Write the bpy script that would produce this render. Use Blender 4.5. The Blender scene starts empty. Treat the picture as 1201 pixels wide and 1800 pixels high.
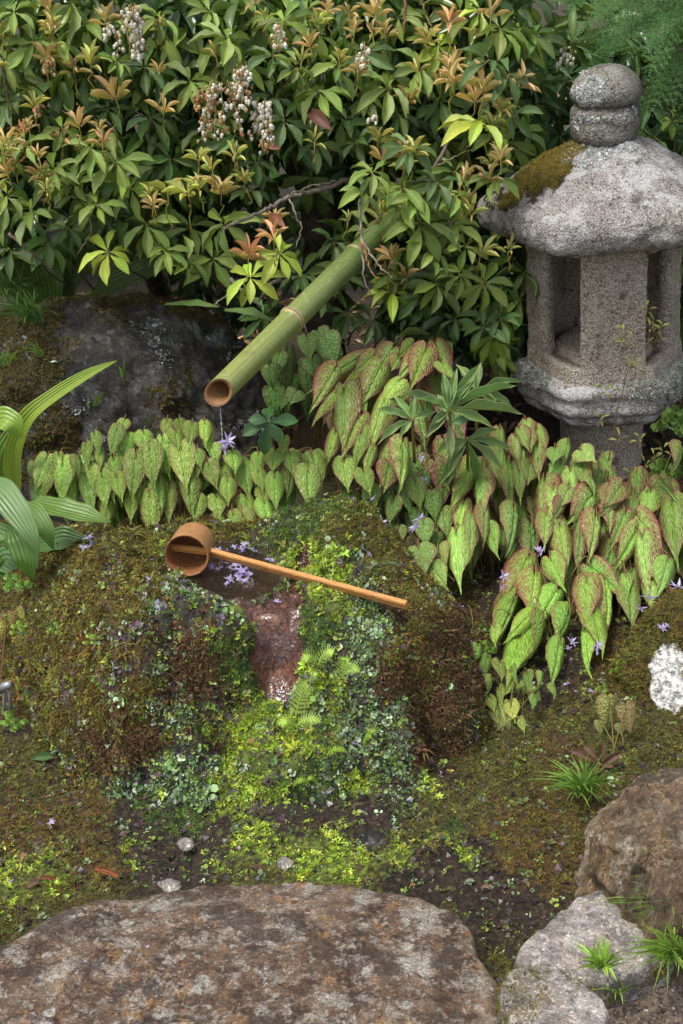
import bpy, math, random
import numpy as np
from mathutils import Vector, Matrix

random.seed(7)
rng = np.random.default_rng(11)
SC = bpy.context.scene
COL = SC.collection

# ------------------------------------------------------------------ camera, sky, sun, exposure
CAM_H, PITCH, FPX = 1.45, math.radians(27.0), 2500.0
cam_data = bpy.data.cameras.new("camera")
cam_data.sensor_fit = 'VERTICAL'
cam_data.sensor_height = 36.0
cam_data.lens = 50.0
cam_data.clip_start = 0.05
cam_data.clip_end = 500.0
cam = bpy.data.objects.new("camera", cam_data)
COL.objects.link(cam)
cam.location = (0, 0, CAM_H)
cam.rotation_euler = (math.radians(90) - PITCH, 0, 0)
SC.camera = cam

SUN_EL, SUN_AZ = math.radians(66), math.radians(243)   # azimuth clockwise from +Y: high, from the left and a little behind the camera
world = bpy.data.worlds.new("World")
SC.world = world
world.use_nodes = True
wt = world.node_tree
wt.nodes.clear()
sky = wt.nodes.new('ShaderNodeTexSky')
sky.sky_type = 'NISHITA'
sky.sun_disc = False
sky.sun_elevation = SUN_EL
sky.sun_rotation = SUN_AZ
sky.air_density = 1.0
sky.dust_density = 4.0
hsv = wt.nodes.new('ShaderNodeHueSaturation')
hsv.inputs['Saturation'].default_value = 0.42
bg = wt.nodes.new('ShaderNodeBackground')
bg.inputs['Strength'].default_value = 0.15
wo = wt.nodes.new('ShaderNodeOutputWorld')
wt.links.new(sky.outputs[0], hsv.inputs['Color'])
wt.links.new(hsv.outputs[0], bg.inputs['Color'])
wt.links.new(bg.outputs[0], wo.inputs['Surface'])

sun_data = bpy.data.lights.new("sun", 'SUN')
sun_data.energy = 1.5
sun_data.angle = math.radians(14)
sun_data.color = (1.0, 0.96, 0.88)
sun = bpy.data.objects.new("sun", sun_data)
COL.objects.link(sun)
sd = Vector((math.sin(SUN_AZ) * math.cos(SUN_EL), math.cos(SUN_AZ) * math.cos(SUN_EL), math.sin(SUN_EL)))
sun.rotation_euler = sd.to_track_quat('Z', 'Y').to_euler()
sun.location = sd * 20

SC.view_settings.view_transform = 'Standard'
SC.view_settings.look = 'None'
SC.view_settings.exposure = 0.78
SC.view_settings.gamma = 1.0
SC.view_settings.use_curve_mapping = False
SC.render.engine = 'CYCLES'
SC.cycles.use_denoising = True
SC.cycles.max_bounces = 6
SC.cycles.diffuse_bounces = 3
SC.cycles.glossy_bounces = 2
SC.cycles.transmission_bounces = 4
SC.cycles.transparent_max_bounces = 8

# ------------------------------------------------------------------ survey of the place: measured sight lines to real positions
CP, SP = math.cos(PITCH), math.sin(PITCH)
def ray(px, py):
    a, b = px - 600.5, 900.0 - py
    return np.array([a, FPX * CP + b * SP, -FPX * SP + b * CP])
def PY(px, py, Y):
    d = ray(px, py); t = Y / d[1]
    return np.array([d[0] * t, Y, CAM_H + d[2] * t])
def PZ(px, py, z):
    d = ray(px, py); t = (z - CAM_H) / d[2]
    return np.array([d[0] * t, d[1] * t, z])
def proj(P):
    P = np.asarray(P, float)
    x, y, z = P[..., 0], P[..., 1], P[..., 2] - CAM_H
    dep = y * CP - z * SP
    up = y * SP + z * CP
    dep = np.where(dep < 0.05, 0.05, dep)
    return 600.5 + FPX * x / dep, 900.0 - FPX * up / dep
def ppm(P):      # pixels per metre at P
    return FPX / (P[1] * CP - (P[2] - CAM_H) * SP)

# ------------------------------------------------------------------ numeric noise
def _hash(ix, iy, iz, s):
    h = (ix * 73856093) ^ (iy * 19349663) ^ (iz * 83492791) ^ (s * 2654435761)
    h = (h ^ (h >> 13)) * 1274126177
    h = (h ^ (h >> 16)) & 0xffffff
    return h / float(0xffffff)
def vnoise(P, s=0):
    P = np.asarray(P, float)
    i = np.floor(P).astype(np.int64); f = P - i
    f = f * f * f * (f * (f * 6 - 15) + 10)
    r = 0
    for dx in (0, 1):
        for dy in (0, 1):
            for dz in (0, 1):
                w = (f[..., 0] if dx else 1 - f[..., 0]) * (f[..., 1] if dy else 1 - f[..., 1]) * (f[..., 2] if dz else 1 - f[..., 2])
                r = r + w * _hash(i[..., 0] + dx, i[..., 1] + dy, i[..., 2] + dz, s)
    return r * 2 - 1
def fbm(P, scale, octv=4, s=0, gain=0.5):
    P = np.asarray(P, float) * scale
    a, r, n = 1.0, 0, 0
    for k in range(octv):
        r = r + a * vnoise(P + 17.3 * k, s + k * 7); n += a
        a *= gain; P = P * 2.03
    return r / n
def sstep(a, b, x):
    t = np.clip((x - a) / (b - a), 0, 1)
    return t * t * (3 - 2 * t)
def in_poly(px, py, poly):
    px = np.asarray(px); inside = np.zeros(px.shape, bool)
    n = len(poly)
    for i in range(n):
        x0, y0 = poly[i]; x1, y1 = poly[(i + 1) % n]
        c = ((y0 > py) != (y1 > py)) & (px < (x1 - x0) * (py - y0) / (y1 - y0 + 1e-9) + x0)
        inside ^= c
    return inside
def poly_dist(px, py, poly):      # signed: negative inside
    d = np.full(np.shape(px), 1e9)
    n = len(poly)
    for i in range(n):
        x0, y0 = poly[i]; x1, y1 = poly[(i + 1) % n]
        vx, vy = x1 - x0, y1 - y0
        t = np.clip(((px - x0) * vx + (py - y0) * vy) / (vx * vx + vy * vy + 1e-9), 0, 1)
        d = np.minimum(d, np.hypot(px - x0 - t * vx, py - y0 - t * vy))
    return np.where(in_poly(px, py, poly), -d, d)

# ------------------------------------------------------------------ objects
ORG = {}        # world origin of every object made (parents are only translated)
def tag(o, label=None, cat=None, group=None, kind=None):
    if label: o['label'] = label
    if cat: o['category'] = cat
    if group: o['group'] = group
    if kind: o['kind'] = kind
    return o
def link(o, parent=None, org=(0, 0, 0)):
    COL.objects.link(o)
    org = np.array(org, float)
    if parent is not None:
        o.parent = parent
        o.location = Vector(org - ORG[parent.name])
    else:
        o.location = Vector(org)
    ORG[o.name] = org
    return o
def empty(name, loc, label, cat, group=None, kind=None):
    o = bpy.data.objects.new(name, None)
    o.empty_display_size = 0.05
    link(o, None, loc)
    return tag(o, label, cat, group, kind)
def mesh_data(name, V, F, mat, col=None, luv=None, smooth=True):
    """V Nx3, F list of int arrays (Mx3 / Mx4) or one array."""
    me = bpy.data.meshes.new(name)
    V = np.asarray(V, np.float32)
    if isinstance(F, np.ndarray): F = [F]
    F = [np.asarray(f, np.int32) for f in F if len(f)]
    nl = sum(f.size for f in F); nf = sum(len(f) for f in F)
    me.vertices.add(len(V)); me.loops.add(nl); me.polygons.add(nf)
    me.vertices.foreach_set('co', V.ravel())
    me.loops.foreach_set('vertex_index', np.concatenate([f.ravel() for f in F]))
    ls, c = [], 0
    for f in F:
        k = f.shape[1]
        ls.append(c + np.arange(len(f)) * k); c += f.size
    me.polygons.foreach_set('loop_start', np.concatenate(ls).astype(np.int32))
    me.polygons.foreach_set('use_smooth', np.full(nf, smooth))
    me.update(calc_edges=True)
    a = me.attributes.new('col', 'FLOAT_COLOR', 'POINT')
    c4 = np.ones((len(V), 4), np.float32)
    if col is not None: c4[:, :3] = col
    a.data.foreach_set('color', c4.ravel())
    if luv is not None:
        b = me.attributes.new('luv', 'FLOAT_VECTOR', 'POINT')
        b.data.foreach_set('vector', np.asarray(luv, np.float32).ravel())
    if mat: me.materials.append(mat)
    return me
def mesh_obj(name, V, F, mat, parent=None, org=None, col=None, luv=None, smooth=True):
    V = np.asarray(V, float)
    if org is None:
        org = ORG[parent.name] if parent is not None else np.array([V[:, 0].mean(), V[:, 1].mean(), V[:, 2].min()])
    org = np.array(org, float)
    me = mesh_data(name, V - org, F, mat, col, luv, smooth)
    o = bpy.data.objects.new(name, me)
    return link(o, parent, org)
def inst(name, me, parent, pos, X, Y, Z, color=(1, 1, 1, 0)):
    """shared-mesh child; X,Y,Z are scaled world axes."""
    o = bpy.data.objects.new(name, me)
    link(o, parent, pos)
    sx, sy, sz = (np.linalg.norm(v) for v in (X, Y, Z))
    m = Matrix((X / sx, Y / sy, Z / sz)).transposed()
    o.rotation_euler = m.to_euler()
    o.scale = (sx, sy, sz)
    o.color = color
    return o
def frame(d, hint):
    d = np.asarray(d, float); d = d / np.linalg.norm(d)
    z = np.asarray(hint, float) - d * np.dot(hint, d)
    if np.linalg.norm(z) < 1e-4: z = np.array([1, 0.1, 0]) - d * d[0]
    z = z / np.linalg.norm(z)
    return np.cross(d, z), d, z
class Bag:      # gathers many little shapes into one mesh
    def __init__(s): s.V, s.F3, s.F4, s.C, s.L, s.n = [], [], [], [], [], 0
    def add(s, V, F, col=None, luv=None):
        V = np.asarray(V, float); F = np.asarray(F)
        s.V.append(V); (s.F3 if F.shape[1] == 3 else s.F4).append(F + s.n)
        c = np.ones((len(V), 3)) if col is None else np.broadcast_to(np.asarray(col, float), (len(V), 3))
        s.C.append(c); s.L.append(np.zeros((len(V), 3)) if luv is None else luv)
        s.n += len(V)
    def obj(s, name, mat, parent=None, org=None, smooth=True):
        F = []
        if s.F3: F.append(np.concatenate(s.F3))
        if s.F4: F.append(np.concatenate(s.F4))
        return mesh_obj(name, np.concatenate(s.V), F, mat, parent, org, np.concatenate(s.C), np.concatenate(s.L), smooth)
def bake(T, TF, TL, M, pos, cols):
    """copies of template T(nv,3) with matrices M(N,3,3) at pos(N,3)"""
    N, nv = len(pos), len(T)
    V = np.einsum('nij,vj->nvi', M, T) + pos[:, None, :]
    F = TF[None] + (np.arange(N) * nv)[:, None, None]
    C = np.repeat(cols, nv, axis=0)
    L = np.tile(TL, (N, 1)) if TL is not None else None
    return V.reshape(-1, 3), F.reshape(-1, TF.shape[1]), C, L
def tube(pts, rad, seg=6, caps=True):
    pts = np.asarray(pts, float); n = len(pts)
    rad = np.broadcast_to(np.asarray(rad, float), (n,))
    T = np.gradient(pts, axis=0); T /= np.linalg.norm(T, axis=1)[:, None] + 1e-12
    ref = np.array([0, 0, 1.0]) if abs(T[0][2]) < 0.9 else np.array([1.0, 0, 0])
    V = []
    u = ref - T[0] * np.dot(ref, T[0]); u /= np.linalg.norm(u)
    a = np.arange(seg) / seg * 2 * math.pi
    for i in range(n):
        u = u - T[i] * np.dot(u, T[i]); u /= np.linalg.norm(u)
        w = np.cross(T[i], u)
        V.append(pts[i] + rad[i] * (np.cos(a)[:, None] * u + np.sin(a)[:, None] * w))
    V = np.concatenate(V)
    i, j = np.meshgrid(np.arange(n - 1), np.arange(seg), indexing='ij')
    j2 = (j + 1) % seg
    F = np.stack([i * seg + j, i * seg + j2, (i + 1) * seg + j2, (i + 1) * seg + j], -1).reshape(-1, 4)
    if caps:
        V = np.vstack([V, pts[0], pts[-1]])
        k = np.arange(seg); k2 = (k + 1) % seg
        c0 = np.stack([k2, k, np.full(seg, n * seg), np.full(seg, n * seg)], -1)
        c1 = np.stack([k + (n - 1) * seg, k2 + (n - 1) * seg, np.full(seg, n * seg + 1), np.full(seg, n * seg + 1)], -1)
        c0t, c1t = c0[:, :3], c1[:, :3]
        return V, F, np.vstack([c0t, c1t])
    return V, F, None
def add_tube(bag, pts, rad, seg=6, col=None, caps=True):
    V, F, C = tube(pts, rad, seg, caps)
    n0 = bag.n
    bag.add(V, F, col)
    if C is not None: bag.F3.append(C + n0)
def curve(p0, p1, sag=0.0, n=6, bend=None, wob=0.0):
    p0, p1 = np.asarray(p0, float), np.asarray(p1, float)
    t = np.linspace(0, 1, n)[:, None]
    P = p0 + (p1 - p0) * t
    P[:, 2] += (4 * t * (1 - t))[:, 0] * sag
    if bend is not None: P += 4 * t * (1 - t) * np.asarray(bend)
    if wob: P[1:-1] += rng.normal(0, wob, (n - 2, 3))
    return P
def gridF(nu, nv, wrap=False):
    i, j = np.meshgrid(np.arange(nu - 1), np.arange(nv if wrap else nv - 1), indexing='ij')
    j2 = (j + 1) % nv
    return np.stack([i * nv + j, i * nv + j2, (i + 1) * nv + j2, (i + 1) * nv + j], -1).reshape(-1, 4)
def sample_surface(V, F, n, keep=None):
    """n area-weighted points and normals on a mesh; keep = boolean per face"""
    T = np.vstack([F[:, [0, 1, 2]], F[:, [0, 2, 3]]]) if F.shape[1] == 4 else F
    if keep is not None:
        k = keep(V[T].mean(1)); T = T[k]
    A, B, C = V[T[:, 0]], V[T[:, 1]], V[T[:, 2]]
    N = np.cross(B - A, C - A); ar = np.linalg.norm(N, axis=1)
    i = rng.choice(len(T), n, p=ar / ar.sum())
    u, v = rng.random(n), rng.random(n)
    m = u + v > 1; u[m], v[m] = 1 - u[m], 1 - v[m]
    P = A[i] + (B - A)[i] * u[:, None] + (C - A)[i] * v[:, None]
    NN = N[i] / (ar[i][:, None] + 1e-15)
    return P, NN
def orient(N, spin=None):
    """matrices whose Z is N, with a random spin"""
    n = len(N)
    r = rng.normal(size=(n, 3))
    X = r - N * (r * N).sum(1)[:, None]; X /= np.linalg.norm(X, axis=1)[:, None]
    Yv = np.cross(N, X)
    return np.stack([X, Yv, N], axis=2)

# ------------------------------------------------------------------ material kit
class G:
    def __init__(s, name):
        s.m = bpy.data.materials.new(name); s.m.use_nodes = True
        s.t = s.m.node_tree; s.t.nodes.clear()
        s._c = None
    def put(s, inp, v):
        if v is None: return
        if isinstance(v, bpy.types.NodeSocket): s.t.links.new(v, inp)
        else:
            if isinstance(v, (tuple, list)) and len(v) == 3 and inp.type == 'RGBA': v = (*v, 1)
            inp.default_value = v
    def n(s, typ, ins=None, **pr):
        nd = s.t.nodes.new(typ)
        for k, v in pr.items(): setattr(nd, k, v)
        for k, v in (ins or {}).items(): s.put(nd.inputs[k], v)
        return nd
    def co(s, kind='Object'):
        if s._c is None: s._c = s.n('ShaderNodeTexCoord')
        return s._c.outputs[kind]
    def noise(s, sc, det=4, rough=.55, vec=None, dist=0.0, out='Fac'):
        return s.n('ShaderNodeTexNoise', {'Vector': vec or s.co(), 'Scale': sc, 'Detail': det, 'Roughness': rough, 'Distortion': dist}).outputs[out]
    def vor(s, sc, vec=None, feat='F1', out='Distance', rnd=1.0):
        return s.n('ShaderNodeTexVoronoi', {'Vector': vec or s.co(), 'Scale': sc, 'Randomness': rnd}, feature=feat).outputs[out]
    def ramp(s, f, pts, interp='LINEAR'):
        nd = s.n('ShaderNodeValToRGB', {'Fac': f}); cr = nd.color_ramp; cr.interpolation = interp
        while len(cr.elements) < len(pts): cr.elements.new(0.5)
        for e, (p, c) in zip(cr.elements, pts):
            e.position = p; e.color = (c, c, c, 1) if isinstance(c, (int, float)) else (*c, 1)
        return nd.outputs['Color']
    def mix(s, f, a, b, mode='MIX'):
        nd = s.t.nodes.new('ShaderNodeMix'); nd.data_type = 'RGBA'; nd.blend_type = mode
        s.put(nd.inputs[0], f)
        for i, v in ((6, a), (7, b)):
            if isinstance(v, (int, float)): v = (v, v, v)
            s.put(nd.inputs[i], v)
        return nd.outputs[2]
    def ma(s, op, a, b=0.0, c=0.0):
        nd = s.n('ShaderNodeMath', operation=op)
        s.put(nd.inputs[0], a); s.put(nd.inputs[1], b); s.put(nd.inputs[2], c)
        return nd.outputs[0]
    def step(s, a, b, x):
        nd = s.n('ShaderNodeMapRange', {'Value': x, 'From Min': a, 'From Max': b}); nd.interpolation_type = 'SMOOTHSTEP'
        return nd.outputs[0]
    def attr(s, name, typ='GEOMETRY', out='Color'):
        return s.n('ShaderNodeAttribute', attribute_name=name, attribute_type=typ).outputs[out]
    def bump(s, h, dist=.01, st=1.0, nrm=None):
        return s.n('ShaderNodeBump', {'Height': h, 'Distance': dist, 'Strength': st, 'Normal': nrm}).outputs[0]
    def out(s, col, rough=.7, nrm=None, spec=.5, trans=None, tcol=None, **kw):
        ins = {'Base Color': col, 'Roughness': rough, 'Normal': nrm, 'Specular IOR Level': spec}
        ins.update(kw)
        p = s.n('ShaderNodeBsdfPrincipled', ins).outputs[0]
        if trans:
            tr = s.n('ShaderNodeBsdfTranslucent', {'Color': tcol if tcol is not None else col, 'Normal': nrm}).outputs[0]
            p = s.n('ShaderNodeMixShader', {0: trans, 1: p, 2: tr}).outputs[0]
        s.t.links.new(p, s.n('ShaderNodeOutputMaterial').inputs[0])
        return s.m

def leaf_material(name, veins=9, vein_c=1.5, rough=.38, trans=.22, net=False, gloss=.5, serr=False):
    g = G(name)
    oi = g.n('ShaderNodeObjectInfo')
    base = g.mix(1.0, oi.outputs['Color'], g.attr('col'), 'MULTIPLY')
    lv = g.attr('luv', out='Vector')
    sp = g.n('ShaderNodeSeparateXYZ', {0: lv})
    u, v, e = sp.outputs[0], sp.outputs[1], sp.outputs[2]
    au = g.ma('ABSOLUTE', u)
    wn = g.noise(9, 2, vec=g.co())
    base = g.mix(g.step(.3, .75, g.noise(35, 3, vec=g.co())), base, g.mix(1.0, base, (1.25, 1.2, .9), 'MULTIPLY'))
    mid = g.ma('SUBTRACT', 1.0, g.step(.02, .085, au))
    ph = g.ma('SUBTRACT', g.ma('MULTIPLY', v, veins), g.ma('MULTIPLY', au, veins * .55))
    fr = g.ma('ABSOLUTE', g.ma('SUBTRACT', g.ma('FRACT', ph), .5))
    side = g.ma('MULTIPLY', g.step(.40, .49, fr), .55)
    vein = g.ma('MAXIMUM', mid, side)
    if net:
        cv = g.n('ShaderNodeCombineXYZ', {0: g.ma('MULTIPLY', u, 1.0), 1: g.ma('MULTIPLY', v, 1.5), 2: g.ma('MULTIPLY', oi.outputs['Random'], 40.0)}).outputs[0]
        vd = g.n('ShaderNodeTexVoronoi', {'Vector': cv, 'Scale': 7.0}, feature='DISTANCE_TO_EDGE').outputs['Distance']
        netl = g.ma('MULTIPLY', g.ma('SUBTRACT', 1.0, g.step(.03, .16, vd)), g.ma('ADD', .12, g.ma('MULTIPLY', oi.outputs['Alpha'], .6)))
        mid = g.ma('SUBTRACT', 1.0, g.step(.03, .11, au))
        vein = g.ma('MAXIMUM', g.ma('MAXIMUM', mid, g.ma('MULTIPLY', side, 1.0)), g.ma('MULTIPLY', netl, .7))
        red = oi.outputs['Alpha']
        inner = g.ma('MULTIPLY', g.ma('SUBTRACT', 1.0, g.ma('MULTIPLY', vein, .9)), g.step(.10, .70, g.ma('ADD', e, g.ma('MULTIPLY', g.ma('SUBTRACT', wn, .5), .9))))
        rim = g.step(.76, .93, e)
        rf = g.ma('MAXIMUM', g.ma('MULTIPLY', inner, g.ma('MULTIPLY', red, .74)), g.ma('MULTIPLY', rim, g.ma('ADD', g.ma('MULTIPLY', red, .5), .45)))
        pale = g.mix(g.ma('MULTIPLY', vein, .5), base, g.mix(1.0, base, (1.55, 1.35, 1.9), 'MULTIPLY'))
        colr = g.mix(rf, pale, (.235, .042, .060))
        h = g.ma('SUBTRACT', g.step(0, .4, vd), g.ma('MULTIPLY', g.ma('MAXIMUM', mid, side), .6))
        nrm = g.bump(h, .0026, .8)
    else:
        colr = g.mix(g.ma('MULTIPLY', vein, .45), base, g.mix(1.0, base, (vein_c * 1.6, vein_c * 1.25, vein_c * 1.3), 'MULTIPLY'))
        if serr:
            colr = g.mix(g.ma('MULTIPLY', g.step(.82, .96, e), .8), colr, (.42, .46, .28))
        nrm = g.bump(g.ma('ADD', g.ma('SUBTRACT', 1.0, vein), g.ma('MULTIPLY', g.noise(60, 2, vec=g.co()), .4)), .0016, .8)
    bf = g.n('ShaderNodeNewGeometry').outputs['Backfacing']
    colr = g.mix(g.ma('MULTIPLY', bf, .45), colr, g.mix(.5, colr, (.22, .28, .12)))
    rg = g.ma('ADD', rough, g.ma('MULTIPLY', g.ma('SUBTRACT', g.noise(22, 3, vec=g.co()), .5), .25))
    return g.out(colr, rg, nrm, gloss, trans, g.mix(1.0, colr, (1.2, 1.3, .6), 'MULTIPLY'))

M_PIERIS = leaf_material('glossy_leaf', rough=.25, trans=.18, gloss=.65)
M_EPI = leaf_material('heart_leaf', veins=5, rough=.40, trans=.14, net=True, gloss=.45)
M_STRAP = leaf_material('strap_leaf', veins=0.0, rough=.42, trans=.3)
M_SERR = leaf_material('serrated_leaf', veins=10, vein_c=2.6, rough=.42, trans=.15, serr=True)

def stem_material(name, c1, c2, rough=.75, sc=60, bumpd=.002):
    g = G(name)
    c = g.mix(g.step(.35, .65, g.noise(sc, 4)), c1, c2)
    c = g.mix(1.0, c, g.attr('col'), 'MULTIPLY')
    return g.out(c, rough, g.bump(g.noise(sc * 2.5, 4), bumpd, .7))
M_STEM = stem_material('green_stem', (.16, .17, .05), (.24, .14, .07), .6)
M_TWIG = stem_material('grey_twig', (.22, .19, .15), (.12, .09, .07), .8)
M_BARK = stem_material('bark', (.10, .075, .05), (.05, .04, .03), .9, 35, .006)

def tiny_material(name, rough=.75, trans=.25, spec=.3, var=.35):
    g = G(name)
    c = g.mix(1.0, g.attr('col'), g.n('ShaderNodeObjectInfo').outputs['Color'], 'MULTIPLY')
    c = g.mix(g.noise(70, 3), g.mix(1.0, c, (1 - var,) * 3, 'MULTIPLY'), g.mix(1.0, c, (1 + var,) * 3, 'MULTIPLY'))
    return g.out(c, rough, None, spec, trans, c)
M_MOSS = tiny_material('moss_tufts')
M_PETAL = tiny_material('petals', .55, .35, .3, .15)
M_WHITE = tiny_material('white_bells', .5, .3, .3, .12)

# fibrous mossy skin under the tufts: colour is the painted growth, relief from noise
def skin_material(name, rough=.85, bd=.012):
    g = G(name)
    c = g.attr('col')
    n1 = g.noise(120, 6, .65)
    c = g.mix(g.step(.35, .65, n1), g.mix(1.0, c, (.3, .3, .3), 'MULTIPLY'), g.mix(1.0, c, (1.5, 1.45, 1.3), 'MULTIPLY'))
    c = g.mix(g.ma('MULTIPLY', g.step(.60, .68, g.noise(55, 4)), .5), c, (.09, .06, .035))
    h = g.ma('ADD', g.noise(60, 6, .7), g.ma('MULTIPLY', g.noise(260, 3), .4))
    return g.out(c, rough, g.bump(h, bd, .9), .35)
M_SKIN = skin_material('mossy_soil')

def granite(name, tint=(1, 1, 1), lichen=.35, dark=.4, pink=.3):
    g = G(name)
    gs = g.n('ShaderNodeSeparateColor', {0: g.vor(460, out='Color')})
    c = g.ramp(gs.outputs[0], [(0, (.045, .042, .038)), (.14, (.13, .12, .11)), (.3, (.25, .235, .215)), (.6, (.33, .31, .285)), (.85, (.44, .42, .39)), (1, (.52, .50, .47))])
    c = g.mix(g.ma('MULTIPLY', g.step(.5, .95, gs.outputs[1]), pink), c, (.34, .22, .13))
    c = g.mix(g.ma('MULTIPLY', g.step(.55, .63, g.noise(210, 3, .6)), .75), c, (.07, .063, .055))
    c = g.mix(g.ma('MULTIPLY', g.step(.60, .70, g.noise(260, 2, .5, dist=.4)), .7), c, (.55, .53, .50))
    c = g.mix(g.ma('MULTIPLY', g.step(.42, .66, g.noise(9, 6, .65)), dark), c, g.mix(1.0, c, (.45, .41, .36), 'MULTIPLY'))
    ln = g.noise(13, 8, .74, dist=.3)
    lm = g.ma('MULTIPLY', g.step(.49, .56, ln), g.step(.36, .5, g.noise(150, 4, .7)))
    c = g.mix(g.ma('MULTIPLY', lm, lichen), c, (.56, .575, .57))
    c = g.mix(g.ma('MULTIPLY', g.step(.57, .63, g.noise(19, 8, .76)), .75), c, (.06, .052, .045))
    c = g.mix(g.ma('MULTIPLY', g.step(.55, .75, g.noise(5, 4)), .4), c, (.20, .18, .08))
    c = g.mix(1.0, c, tint, 'MULTIPLY')
    h = g.ma('ADD', g.ma('MULTIPLY', g.noise(48, 6, .7), 1.0), g.ma('MULTIPLY', g.vor(240), .3))
    return g.out(c, .88, g.bump(h, .007, .9), .25)
M_GRAN = granite('granite', (1.2, 1.13, 1.04), .12, .35, .45)
M_GRAN_ROOF = granite('weathered_granite', (.84, .83, .84), .55, .35, .12)
M_GRAN_TOP = granite('lichened_granite', (.62, .62, .57), .35, .6, .12)
M_GRAN_PLAT = granite('platform_granite', (1.0, 1.0, 1.03), .55, .45, .3)

def rock(name, cols, pale=(.45, .43, .38), pale_amt=.5, stain=(.07, .035, .02), stain_amt=.5, gloss=.55, sc=1.0, moss=0.0, stretch=(1, 1, 1), bd=.004, ochre=(.26, .15, .06), ochre_amt=.4):
    g = G(name)
    mp = g.n('ShaderNodeMapping', {'Vector': g.co(), 'Scale': stretch}).outputs[0]
    a, b, d = g.noise(6 * sc, 8, .75, mp), g.noise(30 * sc, 9, .85, mp), g.noise(120 * sc, 6, .85, mp)
    c = g.ramp(a, [(.38, cols[0]), (.5, cols[1]), (.62, cols[2])])
    c = g.mix(g.step(.48, .53, b), c, g.mix(1.0, c, (1.75, 1.6, 1.45), 'MULTIPLY'))
    wv = g.mix(.035, mp, g.noise(40 * sc, 5, .7, mp, 0, 'Color'), 'ADD')
    def crust(scale, lo, hi, gate_s, gate, amt, colr, c):
        vo = g.n('ShaderNodeTexVoronoi', {'Vector': wv, 'Scale': scale * sc}, feature='F1')
        rnd = g.n('ShaderNodeSeparateColor', {0: vo.outputs['Color']}).outputs[0]
        rad = g.ma('ADD', vo.outputs['Distance'], g.ma('MULTIPLY', rnd, .35))
        m = g.ma('SUBTRACT', 1.0, g.step(lo, hi, g.ma('ADD', rad, g.ma('MULTIPLY', g.ma('SUBTRACT', d, .5), .5))))
        m = g.ma('MULTIPLY', m, g.step(gate, gate + .1, g.noise(gate_s * sc, 5, .65, mp)))
        return g.mix(g.ma('MULTIPLY', m, amt), c, colr)
    c = crust(17, .38, .46, 7, .40, ochre_amt, ochre, c)
    c = crust(30, .40, .48, 10, .38, ochre_amt * .8, tuple(v * .75 for v in ochre), c)
    c = crust(22, .36, .44, 9, .42, pale_amt, pale, c)
    c = crust(52, .42, .52, 13, .40, pale_amt * .9, tuple(v * .85 for v in pale), c)
    c = g.mix(g.ma('MULTIPLY', g.step(.51, .56, g.noise(9 * sc, 10, .8, mp)), pale_amt * .7), c, pale)
    c = g.mix(g.ma('MULTIPLY', g.step(.50, .56, g.noise(7.5 * sc, 10, .8, mp, .3)), stain_amt), c, stain)
    c = g.mix(g.ma('MULTIPLY', g.step(.52, .56, d), .85), c, g.mix(1.0, c, (.26, .23, .22), 'MULTIPLY'))
    c = g.mix(g.ma('MULTIPLY', g.step(.55, .60, g.noise(170 * sc, 5, .8, mp)), .8), c, g.mix(1.0, c, (2.6, 2.5, 2.3), 'MULTIPLY'))
    if moss:
        mm = g.ma('MULTIPLY', g.step(.52, .57, g.noise(5 * sc, 9, .78)), moss)
        c = g.mix(mm, c, g.mix(g.noise(90), (.05, .045, .012), (.14, .11, .02)))
    h = g.ma('ADD', g.ma('MULTIPLY', b, 1.3), g.ma('ADD', g.ma('MULTIPLY', d, .7), g.ma('MULTIPLY', g.noise(300, 3), .2)))
    rg = g.ma('ADD', gloss, g.ma('MULTIPLY', g.step(.4, .65, g.noise(11, 4)), .3))
    return g.out(c, rg, g.bump(h, bd, .9), .45)
M_STEP = rock('stepping_stone_rock', [(.062, .042, .032), (.145, .098, .068), (.20, .155, .115)], (.46, .43, .38), .85, (.052, .030, .022), .8, .34, 1.7, 0, (1, 1.15, 1), bd=.006, ochre=(.33, .19, .085), ochre_amt=.9)
M_BACK = rock('dark_boulder_rock', [(.018, .017, .016), (.04, .037, .034), (.075, .072, .068)], (.34, .37, .37), .28, (.015, .012, .009), .5, .42, .8, .25, ochre_amt=.05, bd=.010)
M_PALE = rock('pale_stone_rock', [(.14, .125, .12), (.27, .25, .24), (.38, .36, .34)], (.56, .54, .52), .6, (.11, .095, .095), .8, .6, 1.3, .12, ochre=(.33, .25, .17), ochre_amt=.25)
M_BOULD = rock('ochre_boulder_rock', [(.075, .05, .035), (.19, .135, .085), (.27, .21, .15)], (.42, .38, .30), .5, (.045, .03, .022), .8, .5, 1.0, .35, (1.3, 1.3, .55), bd=.008)
M_SMOOTH = rock('brown_rock', [(.03, .02, .015), (.055, .035, .025), (.08, .055, .04)], (.14, .11, .09), .2, (.02, .014, .01), .4, .6)
M_LICHROCK = rock('lichen_white_rock', [(.36, .37, .37), (.46, .47, .48), (.52, .53, .54)], (.60, .61, .62), .4, (.26, .26, .25), .3, .85, 2.5, 0, ochre_amt=.05)
# ================================================================== GROUND
def ground_h(x, y):
    P = np.stack([x, y, np.zeros_like(x)], -1)
    near = np.exp(-((x / 3.0) ** 2 + ((y - 2) / 3.0) ** 2))
    h = fbm(P, 2.2, 3, 3) * .02 + fbm(P, 11, 4, 5) * .012 * near + fbm(P, 45, 4, 9) * .008 * near
    h = h + .05 * sstep(2.5, 3.1, y) + .25 * sstep(4, 12, y)
    return h
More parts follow.
